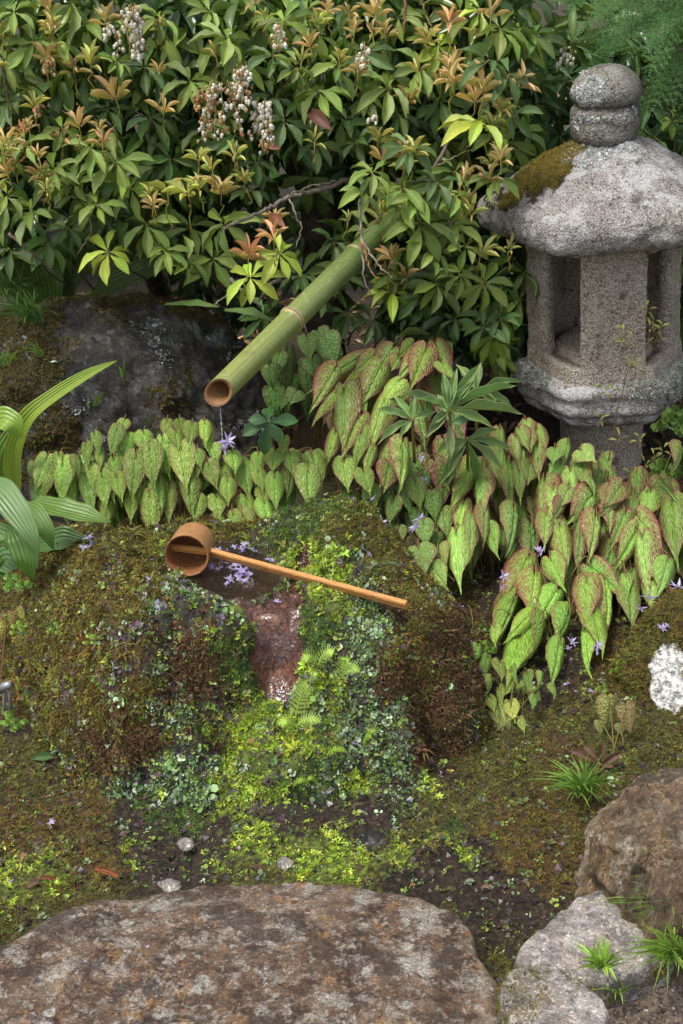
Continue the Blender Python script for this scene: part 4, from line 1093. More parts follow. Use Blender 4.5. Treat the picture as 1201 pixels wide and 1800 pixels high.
# ================================================================== HEART LEAVED PLANTS (barrenwort)
def clump(label, root_px, leaves, ymap, green, red, name='barrenwort', fill=None, group=None, stemc=(.9, .8, .6), hint=(0, -1, .55), arch=1.0):
    rp = PZ(*root_px, .02) if len(root_px) == 2 else np.array(root_px)
    e = empty(name, rp, label, 'barrenwort', group)
    sb = Bag()
    allv = [(l, 0) for l in leaves]
    if fill:
        (x0, x1, y0, y1, n, sz, back) = fill
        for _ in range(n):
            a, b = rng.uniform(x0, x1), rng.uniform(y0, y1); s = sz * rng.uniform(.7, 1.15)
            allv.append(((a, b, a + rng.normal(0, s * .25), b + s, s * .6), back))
    for (l, bk) in allv:
        bx_, by_, tx, ty, w = l[:5]; rd = l[5] if len(l) > 5 else red * rng.uniform(.6, 1.2)
        jz = rng.uniform(-.020, .020) + bk
        B = PY(bx_, by_, ymap(by_) + jz); T_ = PY(tx, ty, ymap(ty) + jz - .008)
        d = T_ - B; L = np.linalg.norm(d); W = (w or L * 600) / ppm(B)
        W *= 1.22
        h = np.array(hint) + rng.normal(0, .32, 3) + np.array([(bx_ - root_px[0]) / 900 if len(root_px) == 2 else 0, 0, 0])
        X, Y_, Z = leaf_axes(d, h, L * 1.03, W)
        gc_ = jitc(green if not bk else tuple(np.array(green) * (.58, .72, .65)), .20)  # older leaves behind, darkened to paint in shade between the leaves
        inst('leaf', ME_H[rng.integers(3)], e, B, X, Y_, Z, (*gc_, min(1, max(0, rd))))
        q = rp + np.array([rng.normal(0, .02), rng.normal(.03, .02), 0]); q = q * .65 + np.array([B[0], B[1] + .06 * arch, 0]) * .35; q[2] = .0
        
        t = np.linspace(0, 1, 7)[:, None]
        Pc = (1 - t) ** 2 * q + 2 * t * (1 - t) * (B + np.array([0, .07, .05]) * arch) + t ** 2 * B
        add_tube(sb, Pc, .0011, 4, stemc, False)
    o = sb.obj('stems', M_STEM, e); o['kind'] = 'stuff'
    return e
GA, GR = (.185, .315, .055), (.20, .33, .075)
LA = [(80,808,60,862,34),(72,826,65,888,36),(103,802,104,840,20),(108,818,107,890,37),(137,806,140,838,22),(127,842,130,904,28),(151,845,163,906,28),(155,826,158,862,28),(192,825,197,880,26),(178,838,185,895,32),(201,818,206,881,34),(165,765,172,798,20),(175,790,178,822,20),(150,783,152,815,20),(195,880,187,922,32),(205,755,193,802,24),(218,741,210,765,20),
      (262,790,270,858,38),(225,765,221,800,40),(222,783,218,850,34),(238,805,231,879,38),(252,762,255,795,30),(232,870,230,917,24),(205,838,215,880,28),(280,850,285,908,30),(262,873,265,943,37),(285,775,292,835,32),(200,808,207,840,22),(250,852,245,888,24),(297,860,297,922,26),
      (293,742,290,770,20),(338,748,333,782,26),(315,740,322,765,20),(360,745,362,780,22),(310,760,315,790,28),(318,790,327,862,42),(340,800,336,852,26),(347,795,352,820,22),(360,755,368,800,22),(372,788,378,818,28),(366,818,381,860,28),(400,846,402,883,30),(390,820,394,868,33),(410,798,415,830,28),(428,820,437,872,33),(330,838,335,905,32),(347,875,344,918,31),(380,875,386,912,32),(435,878,449,924,32),(409,905,417,945,22),(382,912,386,960,25),(402,925,407,970,28),(425,905,440,945,27),
      (460,860,470,890,26),(468,905,479,955,26),(465,885,480,935,28),(455,800,457,830,24),(483,795,478,830,34),(455,830,462,862,24),(483,840,486,892,30),(510,800,515,835,26),(515,820,511,875,30),(550,805,565,864,36),(543,830,545,895,40),(500,770,496,800,20),(445,815,447,850,24)]
ymA = lambda py: float(np.interp(py, [740, 960], [2.62, 2.42]))
clump('long low clump of yellow green heart shaped leaves between the dark boulder and the basin', (300, 905), [(*l, .18) for l in LA], ymA, GA, .12, fill=(60, 560, 800, 880, 46, 58, .05))
LB = [(625,632,541,683,36),(655,628,620,660,30),(588,652,552,715,44),(590,690,545,745,28),(640,643,587,697,36),(689,614,662,655,46),(725,605,700,628,26,.1),(670,647,644,704,48),(735,622,698,672,28),(748,618,722,683,44),(768,610,790,672,38),(622,680,645,727,38,.3),(700,670,670,702,36,.2),(602,692,598,787,48),(675,705,645,787,40),(630,735,597,797,38),(588,762,571,815,26),(635,760,620,822,28,.25),(605,812,612,862,36,.05),(655,790,643,832,22,.5),(690,785,668,848,42),(685,820,677,864,38),(712,784,712,862,40),
      (780,640,800,668,30,.2),(700,630,690,650,28),(640,830,652,870,30,.05)]
ymB = lambda py: float(np.interp(py, [600, 860], [2.84, 2.56]))
clump('clump of heart shaped leaves with broad red edges below the bamboo spout', (670, 900), LB, ymB, (.20, .32, .06), 1.0, fill=(590, 800, 660, 850, 30, 62, .06))
LE = [(508,628,509,702,34),(540,597,545,637,30),(572,598,592,642,44),(552,635,562,672,34),(540,660,550,718,30),(560,585,575,612,34),(490,625,485,662,26),(520,690,510,712,30),(500,690,492,722,26),(475,650,480,690,30)]
clump('dull green heart leaved plant hanging under the bamboo spout, before the shrub', (560, 800), [(*l, .0) for l in LE], lambda py: 2.86, (.17, .30, .085), .0, fill=(470, 600, 620, 700, 16, 50, .05))
LC1 = [(925,740,930,768,26),(945,752,960,792,32),(880,755,885,790,26),(880,778,883,837,26),(907,770,913,812,24),(919,788,918,840,22),(944,782,946,842,26),(913,755,925,787,26),(930,760,935,790,24),(895,815,905,897,28),(912,820,915,880,26),(895,865,895,890,38,.3),(933,815,930,848,38,.3),(832,815,795,890,38,.5),(840,843,840,917,37),(815,885,803,940,30),(828,908,828,970,33),(853,893,855,952,26),(800,940,800,1018,42,.3),(858,930,873,980,28,.1),(907,898,904,970,36,.35),(870,800,878,850,24),(860,830,868,870,28,.3),(850,860,846,900,26)]
LC2 = [(955,845,948,917,40),(972,862,981,927,40),(960,905,958,957,32),(975,790,972,812,28,.1),(1000,780,995,817,24,.1),(1022,792,1047,810,36,.1),(1015,812,1028,848,22),(1003,828,1011,874,27,.5),(1020,808,1030,852,20),(985,818,965,840,28,.1),(1060,805,1070,828,32,.3),(1045,868,1003,917,52),(1023,913,1012,992,34),(1050,911,1044,982,38),(1028,898,1010,932,30),(1080,858,1060,892,42),(985,925,999,1002,36),(1092,860,1060,907,38),(1072,891,1075,932,30),(1099,903,1075,962,36),(1120,936,1085,1000,38),(1123,913,1168,992,42),(1127,946,1129,1030,45),(1143,866,1135,907,36,.25),(1168,855,1195,882,42,.2),(1180,886,1185,982,48,.45),(1175,988,1165,1037,40,.0),(1140,1025,1160,1087,30,.1),(1108,1033,1115,1102,38,.35),(1100,1013,1105,1042,18,.1),
       (1000,860,985,890,30,.3),(990,885,975,915,30),(1040,840,1050,868,30,.3),(1115,880,1110,910,28),(1200,790,1195,830,34,.5)]
LC3 = [(928,983,893,1057,50),(967,985,990,1035,40),(942,1011,940,1079,47),(1040,998,1095,1047,44),(1030,1023,1030,1097,44),(1070,1030,1078,1110,44),(905,1058,875,1142,28,.0),(937,1076,895,1117,34,.0),(980,1040,951,1092,42,.05),(1003,1078,988,1137,38,.0),(1045,1071,1065,1147,44,.1),(1025,1108,1023,1182,38,.0),(985,1133,975,1202,30,.0),(958,1103,950,1174,46,.08),(912,1116,887,1200,48,.08),(868,1103,868,1132,20,.0),(915,1150,905,1180,26,.0)]
ymC = lambda py: float(np.interp(py, [740, 1000, 1100, 1200], [2.80, 2.42, 2.275, 2.13]))
clump('clump of pink edged heart shaped leaves directly left of the lantern shaft', (880, 1010), LC1, ymC, GR, .9, fill=(800, 960, 790, 950, 34, 56, .07))
clump('large clump of red veined heart shaped leaves in front of the lantern', (1080, 1020), LC2, ymC, GR, 1.0, fill=(960, 1200, 830, 1010, 46, 62, .07))
clump('lowest heart leaved clump, red leaves above and lime green ones hanging below', (980, 1130), LC3, ymC, (.20, .36, .06), 1.0, fill=(890, 1110, 1000, 1080, 18, 60, .07))
LF = [(735,965,745,1008,50),(690,962,700,1000,30),(718,998,738,1042,42),(770,975,776,1020,42),(757,1030,770,1080,38),(780,1058,792,1100,32),(800,1082,805,1112,26),(832,1108,836,1132,22),(814,1112,808,1134,18),(745,1005,765,1040,44),(760,1000,785,1035,40),(710,975,722,1010,34)]
clump('pale green heart leaved plants behind the right shoulder of the basin', (790, 1075), [(*l, .0) for l in LF], lambda py: float(np.interp(py, [960, 1130], [2.50, 2.24])), (.24, .36, .10), 0)
LG = [(905,1192,890,1222,30,.0),(925,1202,937,1238,26,.0),(918,1210,908,1237,30,.0),(945,1213,953,1247,17,.0),(876,1212,882,1240,24,.0),(897,1235,905,1267,26,.0),(878,1243,895,1292,30,.25),(847,1268,847,1322,30,.3),(902,1263,898,1292,16,.0),(915,1263,922,1287,14,.0),(860,1225,870,1250,20,.2)]
clump('small barrenwort seedlings with two fading pinkish leaves right of the basin', (890, 1290), LG, lambda py: float(np.interp(py, [1190, 1320], [2.14, 1.99])), (.28, .40, .10), 0, arch=.15)
LJ = [(858,1155,852,1185,24,.0),(880,1165,884,1195,26,.0),(840,1135,836,1160,22,.0),(900,1180,908,1205,24,.0),(866,1195,862,1222,22,.0),(845,1180,842,1202,18,.0),(925,1185,930,1210,22,.0),(955,1190,952,1215,20,.0),(975,1205,980,1225,16,.0),(940,1225,938,1245,16,.0)]
clump('low round leaved seedlings filling the gap between the basin and the lowest heart leaves', (885, 1215), LJ, lambda py: float(np.interp(py, [1130, 1240], [2.19, 2.05])), (.20, .33, .07), 0, arch=.2)
LH = [(1074,1240,1072,1302,34,.12),(1102,1246,1110,1294,30,.12),(1055,1272,1060,1297,16,.0),(1090,1275,1094,1295,18,.0)]
clump('two pale heart leaves standing on thin stalks above the ochre boulder', (1085, 1335), LH, lambda py: 2.0, (.33, .40, .14), .1, arch=.15)
LI = [(20,1122,17,1176,34,.9),(12,1082,22,1108,26,.7),(-5,1100,-12,1150,34,.8),(30,1075,45,1090,22,.6),(8,1110,0,1130,30,.8)]
clump('reddish heart leaves at the left edge beside the basin', (5, 1230), LI, lambda py: 2.22, (.28, .33, .07), .9, arch=.15)
clump('two lime green round seedling leaves on the open mossy ground', (818, 1500), [(806,1466,806,1500,24,.0),(827,1462,830,1492,22,.0),(815,1458,822,1470,14,0.)], lambda py: 1.80, (.40, .52, .09), 0, name='seedling', hint=(0, -.6, 1), arch=.1)
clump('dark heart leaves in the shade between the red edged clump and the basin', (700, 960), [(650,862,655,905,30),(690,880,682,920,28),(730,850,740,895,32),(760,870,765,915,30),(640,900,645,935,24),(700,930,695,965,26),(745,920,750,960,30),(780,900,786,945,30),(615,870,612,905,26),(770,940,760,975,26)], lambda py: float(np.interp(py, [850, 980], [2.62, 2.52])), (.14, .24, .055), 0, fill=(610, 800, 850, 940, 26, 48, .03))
# ================================================================== FLOWERING SHRUBS (glossy whorls, bronze young growth, white bells)
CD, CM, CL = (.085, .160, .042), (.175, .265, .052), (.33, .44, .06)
CO, CY, CC_ = (.66, .50, .27), (.54, .55, .20), (.64, .38, .23)
def sprig(e, C, axis_, n, L, W, el, col, meshes, lname, stem_to, sj=.2, spiral=.014, stem_r=.0022, phase=None, scol=(1, 1, 1)):
    C = np.array(C, float); axis_ = np.array(axis_, float); axis_ /= np.linalg.norm(axis_)
    bag = Bag()
    P_ = curve(C, stem_to, 0, 7, wob=.004); P_[1] = C - axis_ * .03
    add_tube(bag, P_, np.linspace(stem_r * .7, stem_r * 1.3, 7), 5, scol)
    s = bag.obj('sprig', M_STEM, e, C)
    x, y, z = frame(axis_, (0, -1, .2)); ph = rng.random() * 6.28 if phase is None else phase
    for i in range(n):
        a = ph + i * 2.399963; r_ = math.cos(a) * x + math.sin(a) * z
        ee = math.radians(el + rng.normal(0, 12) + (i / n) * 22)
        d = r_ * math.cos(ee) + axis_ * math.sin(ee); d = d + np.array([0, 0, -.12])
        Ln = L * rng.uniform(.72, 1.12); Wn = W * rng.uniform(.85, 1.15) * Ln / L
        hint = axis_ * math.cos(ee) - r_ * math.sin(ee) + rng.normal(0, .16, 3)
        X, Y_, Z = leaf_axes(d, hint, Ln, Wn)
        c = jitc(col, sj, .05)
        inst(lname, meshes[rng.integers(len(meshes))], s, C + axis_ * (spiral * (i / n - .6)) + d / np.linalg.norm(d) * .004, X, Y_, Z, (*c, 0))
    return s
def fill_foliage(e, pxr, pyr, Yr, n, L, W, cols, name='foliage', el=-20, avoid=None, cluster=7, mat=None, zmin=.02):
    """inner foliage of a shrub: whorls of real leaves, one joined mesh"""
    T, F, Lv = PL[1]; pos, Ms, cs = [], [], []
    T5 = blade_leaf('x', None, [(0, .04), (.12, .13), (.35, .34), (.6, .5), (.78, .42), (.92, .18), (1, .01)], 5, 1, .4, .3, .03, 2)
    for _ in range(n):
        px, py = rng.uniform(*pxr), rng.uniform(*pyr)
        if avoid is not None and avoid(px, py): continue
        C = PY(px, py, rng.uniform(*Yr))
        if C[2] < zmin: continue
        ax = np.array([rng.normal(0, .35), -.35 + rng.normal(0, .35), .8]); ax /= np.linalg.norm(ax); x, y, z = frame(ax, (0, -1, .2))
        col = cols[rng.integers(len(cols))]; ph = rng.random() * 6.28; k = math.exp(rng.normal(0, .2))
        for i in range(cluster):
            a = ph + i * 2.4; r_ = math.cos(a) * x + math.sin(a) * z; ee = math.radians(el + rng.normal(0, 18))
            d = r_ * math.cos(ee) + ax * math.sin(ee) + np.array([0, 0, -.15]); hint = ax * math.cos(ee) - r_ * math.sin(ee) + rng.normal(0, .2, 3)
            Ln = L * rng.uniform(.7, 1.15); X, Y_, Z = leaf_axes(d, hint, Ln, W * Ln / L)
            pos.append(C + ax * .01 * (i / cluster)); Ms.append(np.stack([X, Y_, Z], 1)); cs.append(np.array(jitc(col, .12)) * k)
    V, FF, C_, L_ = bake(T5[0], T5[1], T5[2], np.array(Ms), np.array(pos), np.array(cs))
    o = mesh_obj(name, V, FF, mat or M_PIERIS, e, None, C_, L_); o['kind'] = 'stuff'
    return o
def bells(e, px, py, r, Y, n, brown=.3):
    """hanging cluster of urn-shaped bells on thin stalks"""
    C = PY(px, py, Y); s = 1 / ppm(C); bag = Bag()
    racemes = max(2, int(r / 9))
    prof = [(.0006, .0), (.0022, .0008), (.0033, .0030), (.0030, .0052), (.0017, .0072), (.0022, .0078)]
    a8 = np.linspace(0, 2 * math.pi, 7, endpoint=False)
    per = max(3, n // racemes)
    for k in range(racemes):
        ox = rng.uniform(-r * .55, r * .55) * s
        top = C + np.array([ox * .5, rng.uniform(-.01, .02), r * .8 * s]); bot = C + np.array([ox * 1.3, rng.uniform(-.025, .01), -r * rng.uniform(.5, 1.05) * s])
        add_tube(bag, curve(top, bot, .004, 6), .0008, 4, (.35, .36, .12), False)
        for j in range(per):
            t = (j + rng.random()) / per; p = top + (bot - top) * t
            off = rng.normal(0, 1, 3); off /= np.linalg.norm(off); off[2] = -abs(off[2]) * .5; q = p + off * .0095 * (1.2 - .4 * t) * rng.uniform(.7, 1.3)
            add_tube(bag, [p, q], .0004, 3, (.35, .34, .15), False)
            d = np.array([off[0] * .25, off[1] * .25, -1.0]); d /= np.linalg.norm(d); x = np.cross(d, [0, 1, 0]); x /= np.linalg.norm(x); z = np.cross(x, d)
            sz = rng.uniform(.85, 1.35)
            if rng.random() < min(1, brown * 1.3): col = [(.42, .22, .09), (.55, .36, .17), (.33, .14, .06), (.52, .40, .18)][rng.integers(4)]; sz *= .8
            else: col = np.array((.78, .75, .64)) * rng.uniform(.85, 1.05)
            V = np.concatenate([q + d * zz * sz + rr * sz * (np.cos(a8)[:, None] * x + np.sin(a8)[:, None] * z) for rr, zz in prof])
            bag.add(V, gridF(len(prof), 7, True), np.clip(col, 0, 1))
    o = bag.obj('flower_cluster', M_WHITE, e); o['kind'] = 'stuff'
def trunk(e, pts, r0, r1, name='trunk', mat=None, seg=12):
    P_ = np.array(pts); t = np.linspace(0, 1, len(P_)); tt = np.linspace(0, 1, 26)
    Q = np.stack([np.interp(tt, t, P_[:, k]) for k in range(3)], -1)
    for _ in range(3): Q[1:-1] = .5 * Q[1:-1] + .25 * (Q[:-2] + Q[2:])
    V, F, C = tube(Q, np.linspace(r0, r1, 26), seg, False)
    n = fbm(V, 14, 4, 3); V = V + (V - np.repeat(Q, seg, 0)) * (n * .45)[:, None] + fbm(V, 6, 2, 9)[:, None] * .006
    return mesh_obj(name, V, F, mat or M_BARK, e)

# type codes: d dark whorl, m mid, l lime; o/y/c young bronze, yellow, coral star
WH = {
 'left': [(107,142,66,'d'),(255,118,58,'d'),(265,205,56,'d'),(205,285,64,'m'),(130,322,58,'m'),(55,372,56,'m'),(85,425,52,'d'),(258,392,58,'m'),(190,442,52,'l'),(170,360,48,'m'),(12,345,52,'m'),(20,440,48,'d'),(60,75,56,'m'),(150,40,55,'m'),(25,20,52,'m'),(15,180,50,'d'),(110,225,45,'m'),(230,330,50,'m'),(280,30,45,'m'),(190,190,45,'d'),(45,250,45,'m'),(120,400,45,'d'),(300,280,48,'d'),(10,110,48,'m'),(205,110,40,'m'),(75,195,40,'d'),(160,260,44,'m'),(0,275,44,'m'),(95,300,42,'m'),(290,440,44,'m'),
    (90,52,24,'o'),(203,172,44,'o'),(160,112,32,'y'),(182,105,20,'y'),(138,220,26,'o'),(175,228,22,'o'),(180,253,26,'c'),(110,255,32,'o'),(147,270,26,'y'),(68,275,22,'o'),(12,303,24,'o'),(12,252,28,'o'),(75,312,28,'o'),(40,235,20,'c'),(25,262,22,'o'),(270,362,22,'o'),(295,338,38,'y'),(262,345,20,'y'),(50,225,18,'o'),(30,285,18,'c')],
 'center': [(600,485,44,'d'),(612,548,44,'d'),(655,562,44,'d'),(588,425,40,'d'),(560,520,42,'d'),(400,68,60,'m'),(335,142,58,'m'),(430,112,52,'m'),(480,95,56,'d'),(560,158,56,'m'),(580,192,50,'d'),(500,35,50,'m'),(330,45,52,'m'),(595,115,50,'m'),(335,398,66,'m'),(395,392,60,'m'),(440,487,58,'l'),(492,445,56,'l'),(530,482,46,'d'),(375,455,52,'m'),(330,460,48,'m'),(410,240,50,'d'),(500,210,52,'d'),(555,250,48,'d'),(360,225,50,'d'),(450,25,46,'m'),(370,20,46,'m'),(560,60,50,'m'),(440,330,42,'d'),(480,170,46,'d'),(540,20,46,'m'),(330,270,46,'d'),(450,285,40,'d'),(465,555,46,'d'),(600,210,44,'d'),(520,120,46,'m'),
    (330,342,38,'y'),(390,338,40,'o'),(430,318,24,'y'),(485,388,28,'o'),(437,452,40,'c'),(482,418,34,'c'),(412,274,26,'y'),(530,108,24,'y'),(545,80,24,'o'),(350,330,26,'y'),(575,20,22,'o')],
 'right': [(735,345,50,'m'),(770,320,50,'d'),(705,365,44,'m'),(800,345,50,'m'),(683,152,66,'m'),(638,168,50,'m'),(775,178,60,'d'),(845,213,72,'l'),(770,80,56,'l'),(640,92,52,'d'),(880,50,56,'m'),(860,105,56,'d'),(895,130,50,'d'),(710,330,56,'m'),(740,392,76,'m'),(795,392,62,'m'),(655,302,50,'m'),(690,513,54,'l'),(770,500,56,'m'),(812,482,52,'m'),(850,497,54,'m'),(872,312,48,'m'),(645,335,48,'m'),(940,60,56,'d'),(915,95,54,'d'),(900,200,48,'d'),(740,120,52,'m'),(660,220,52,'d'),(720,260,50,'d'),(800,300,48,'m'),(760,440,48,'m'),(700,30,46,'m'),(800,20,46,'m'),(730,555,44,'d'),(800,560,44,'d'),(850,575,44,'d'),(650,400,36,'m'),(820,430,46,'m'),(700,200,42,'d'),(625,250,44,'d'),(790,130,44,'m'),(845,20,40,'l'),(880,560,42,'d'),
    (660,26,32,'o'),(613,22,22,'o'),(790,40,34,'c'),(655,58,20,'o'),(678,62,24,'o'),(735,125,26,'y'),(755,72,28,'o'),(790,120,28,'o'),(775,145,24,'o'),(850,160,44,'o'),(835,176,40,'o'),(880,192,22,'o'),(665,245,26,'y'),(672,282,34,'o'),(705,275,34,'o'),(728,272,30,'y'),(880,282,32,'o'),(815,315,24,'o'),(750,350,30,'y'),(775,350,28,'y'),(820,357,26,'o'),(690,455,28,'o'),(680,478,20,'o'),(845,448,36,'y'),(612,386,16,'y'),(715,485,22,'o'),(710,295,22,'y'),(895,440,22,'y')]}
shrub_lab = {'left': 'flowering shrub at the left above the dark boulder, crowded with bronze young shoots', 'center': 'flowering shrub above the bamboo spout with the largest white bell clusters', 'right': 'flowering shrub next to the stone lantern, its leaves reaching over the roof'}
roots = {'left': (-.42, 3.62, .04), 'center': (-.03, 3.45, .04), 'right': (.22, 3.62, .04)}
SH = {}
for key, (x0, x1, y0, y1, n_) in {'left': (-20, 300, 0, 340, 16), 'center': (300, 600, 0, 300, 10), 'right': (600, 930, 0, 420, 20)}.items():
    for _ in range(n_): WH[key].append((float(rng.uniform(x0, x1)), float(rng.uniform(y0, y1)), float(rng.uniform(18, 32)), 'oyyy'[rng.integers(4)]))
for key, lst in WH.items():
    root = np.array(roots[key]); e = empty('flowering_shrub', root, shrub_lab[key], 'shrub'); SH[key] = e
    for (px, py, r, ty) in lst:
        Yb = float(np.interp(py, [0, 300, 560], [3.12, 2.98, 3.0])) + rng.normal(0, .05)
        if key == 'left' and py > 330: Yb = 2.93 + rng.uniform(-.02, .04)
        if (px, py) in ((440, 487), (492, 445), (437, 452), (482, 418)): Yb = 2.80
        if ty in 'oyc': Yb -= .05
        if ty == 'd': Yb += .05
        if px > 840 and py > 100: Yb = min(Yb, 2.88)
        if (px, py) in ((735,345),(770,320),(705,365),(800,345),(710,330),(740,392),(795,392),(655,302),(645,335),(720,260),(750,350),(775,350),(760,440)): Yb = 2.84 + rng.uniform(-.02, .02)
        C = PY(px, py, Yb); s = 1 / ppm(C)
        back_ = C + np.array([rng.normal(0, .03), .16 + rng.uniform(0, .1), -.12 - rng.uniform(0, .06)])
        back_ = back_ * .8 + (root + np.array([0, 0, max(.2, C[2] - .35)])) * .2
        ax = np.array([rng.normal(0, .28), -.42 + rng.normal(0, .15), .85])
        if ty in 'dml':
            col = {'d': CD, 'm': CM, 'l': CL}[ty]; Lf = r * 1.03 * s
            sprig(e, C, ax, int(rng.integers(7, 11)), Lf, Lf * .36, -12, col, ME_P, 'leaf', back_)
        else:
            col = {'o': CO, 'y': CY, 'c': CC_}[ty]; Lf = r * 1.12 * s
            dn = C + np.array([rng.normal(0, .006), .02, -max(.05, r * 1.9 * s)])
            sprig(e, C, (rng.normal(0, .15), -.25, 1), int(rng.integers(7, 11)), Lf, Lf * .215, 34, col, ME_Y, 'young_leaf', dn, .14, .012, .0014, scol=(1.4, 1.9, .7))
def av(px, py):
    if 360 < px < 720 and py > 380 and py > 690 - (px - 370) * .95 - 60 and py < 690 - (px - 370) * .95 + 90: return False
    return False
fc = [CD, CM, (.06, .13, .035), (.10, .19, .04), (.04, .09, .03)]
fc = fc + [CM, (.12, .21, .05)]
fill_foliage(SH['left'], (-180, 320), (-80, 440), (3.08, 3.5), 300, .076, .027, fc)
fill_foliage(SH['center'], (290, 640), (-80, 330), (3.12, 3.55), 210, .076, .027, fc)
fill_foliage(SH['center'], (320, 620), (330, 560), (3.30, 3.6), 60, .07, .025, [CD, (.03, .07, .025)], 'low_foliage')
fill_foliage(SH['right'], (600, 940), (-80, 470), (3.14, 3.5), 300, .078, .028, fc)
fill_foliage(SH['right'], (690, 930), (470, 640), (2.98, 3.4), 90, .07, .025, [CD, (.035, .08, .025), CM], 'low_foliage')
for a in [(235,42,44,2.90,95,.3),(190,55,18,2.90,14,.1),(240,82,18,2.90,18,.2),(495,62,28,2.90,36,.35),(430,148,40,2.88,110,.2),(385,188,56,2.87,170,.5),(462,208,42,2.88,120,.25),(340,175,22,2.88,26,.8),(640,95,26,2.90,30,.5)]:
    bells(SH['left' if a[0] < 300 else 'center' if a[0] < 600 else 'right'], *a)
for a in [(88,112,20,2.96,26,.95),(72,190,12,2.96,12,1.0)]: bells(SH['left'], *a)
for a in [(793,393,12,2.90,5,.0),(658,205,10,2.95,4,0),(460,250,14,2.97,16,.7)]: bells(SH['right' if a[0] > 600 else 'center'], *a)
bells(SH['right'], 995, 98, 22, 3.2, 20, .2)
# trunks and boughs
def W(px, py, Y): return PY(px, py, Y)
trunk(SH['center'], [(-.03, 3.45, -.02), W(568, 470, 3.42), W(560, 400, 3.38), W(545, 340, 3.36), W(500, 250, 3.45), W(470, 120, 3.6)], .05, .018)
trunk(SH['center'], [W(562, 410, 3.39), W(585, 350, 3.36), W(600, 300, 3.4), W(640, 180, 3.5)], .034, .012, 'bough')
trunk(SH['left'], [(-.42, 3.62, -.02), W(245, 400, 3.55), W(235, 300, 3.5), W(215, 150, 3.4)], .03, .01)
trunk(SH['left'], [W(245, 400, 3.55), W(130, 360, 3.45), W(60, 250, 3.4)], .016, .006, 'bough')
trunk(SH['right'], [(.22, 3.62, -.02), W(715, 420, 3.55), W(750, 330, 3.45), W(785, 240, 3.35), W(800, 120, 3.3)], .03, .01)
trunk(SH['right'], [W(690, 480, 3.58), W(650, 300, 3.5), W(700, 60, 3.4), W(712, -20, 3.4)], .016, .008, 'bough')
def twig(e, pts, r, mat=M_TWIG, col=(1, 1, 1), name='twig'):
    P_ = np.array(pts); t = np.linspace(0, 1, len(P_)); tt = np.linspace(0, 1, 5 * len(P_))
    Q = np.stack([np.interp(tt, t, P_[:, k]) for k in range(3)], -1); Q[1:-1] += rng.normal(0, .0015, Q[1:-1].shape)
    b = Bag(); add_tube(b, Q, np.linspace(r, r * .45, len(Q)), 6, col); return b.obj(name, mat, e)
twig(SH['center'], [W(640, 305, 3.1), W(600, 322, 3.05), W(540, 340, 3.0), W(508, 345, 2.97), W(480, 362, 2.95), W(455, 376, 2.93), W(420, 390, 2.9), W(392, 402, 2.9)], .0065)
twig(SH['center'], [W(508, 345, 2.97), W(520, 375, 2.94), W(532, 402, 2.92), W(520, 436, 2.9)], .0022, col=(1.5, 1.5, 1.5))
twig(SH['center'], [W(590, 318, 3.04), W(545, 328, 3.0), W(510, 342, 2.97)], .0025, col=(1.3, 1.3, 1.3))
twig(SH['center'], [W(495, 490, 2.85), W(470, 505, 2.84), W(455, 530, 2.84)], .005)
twig(SH['center'], [W(405, 490, 2.88), W(430, 515, 2.86), W(460, 540, 2.84)], .005)
twig(SH['center'], [W(378, 535, 2.84), W(395, 522, 2.85), W(412, 508, 2.86)], .0018)
twig(SH['right'], [W(634, 350, 2.8), W(633, 380, 2.8), W(635, 430, 2.79), W(640, 490, 2.78), W(655, 523, 2.78)], .003, col=(1.5, 1.5, 1.5))
twig(SH['right'], [W(635, 420, 2.79), W(655, 450, 2.78), W(672, 475, 2.77), W(690, 488, 2.77)], .0026, col=(1.5, 1.45, 1.4))
twig(SH['right'], [W(636, 424, 2.79), W(648, 465, 2.78), W(662, 492, 2.77)], .0022, col=(2.2, 1.1, .5))
twig(SH['right'], [W(638, 410, 2.79), W(660, 390, 2.8), W(672, 375, 2.82)], .0018)
twig(SH['right'], [W(713, -20, 3.05), W(712, 30, 3.04), W(710, 60, 3.04)], .004, col=(1.5, .9, .6))
twig(SH['right'], [W(735, -20, 3.04), W(745, 15, 3.03), W(760, 50, 3.02)], .003, col=(1.3, 1.2, .6))
twig(SH['right'], [W(760, 300, 3.0), W(775, 275, 3.0), W(788, 250, 3.02)], .006, col=(.8, .7, .7))
twig(SH['right'], [W(770, 290, 2.97), W(800, 275, 3.0), W(830, 262, 3.05)], .0018, col=(1.3, 1.3, .8))
twig(SH['left'], [W(0, 110, 3.0), W(12, 160, 3.0), W(18, 220, 3.02)], .003, col=(.8, .7, .6))
twig(SH['left'], [W(15, 410, 2.93), W(50, 440, 2.92), W(100, 480, 2.95)], .004, col=(.8, .7, .6))
twig(SH['left'], [W(155, 360, 2.96), W(160, 410, 2.96), W(135, 450, 2.96)], .003, col=(1, .9, .8))

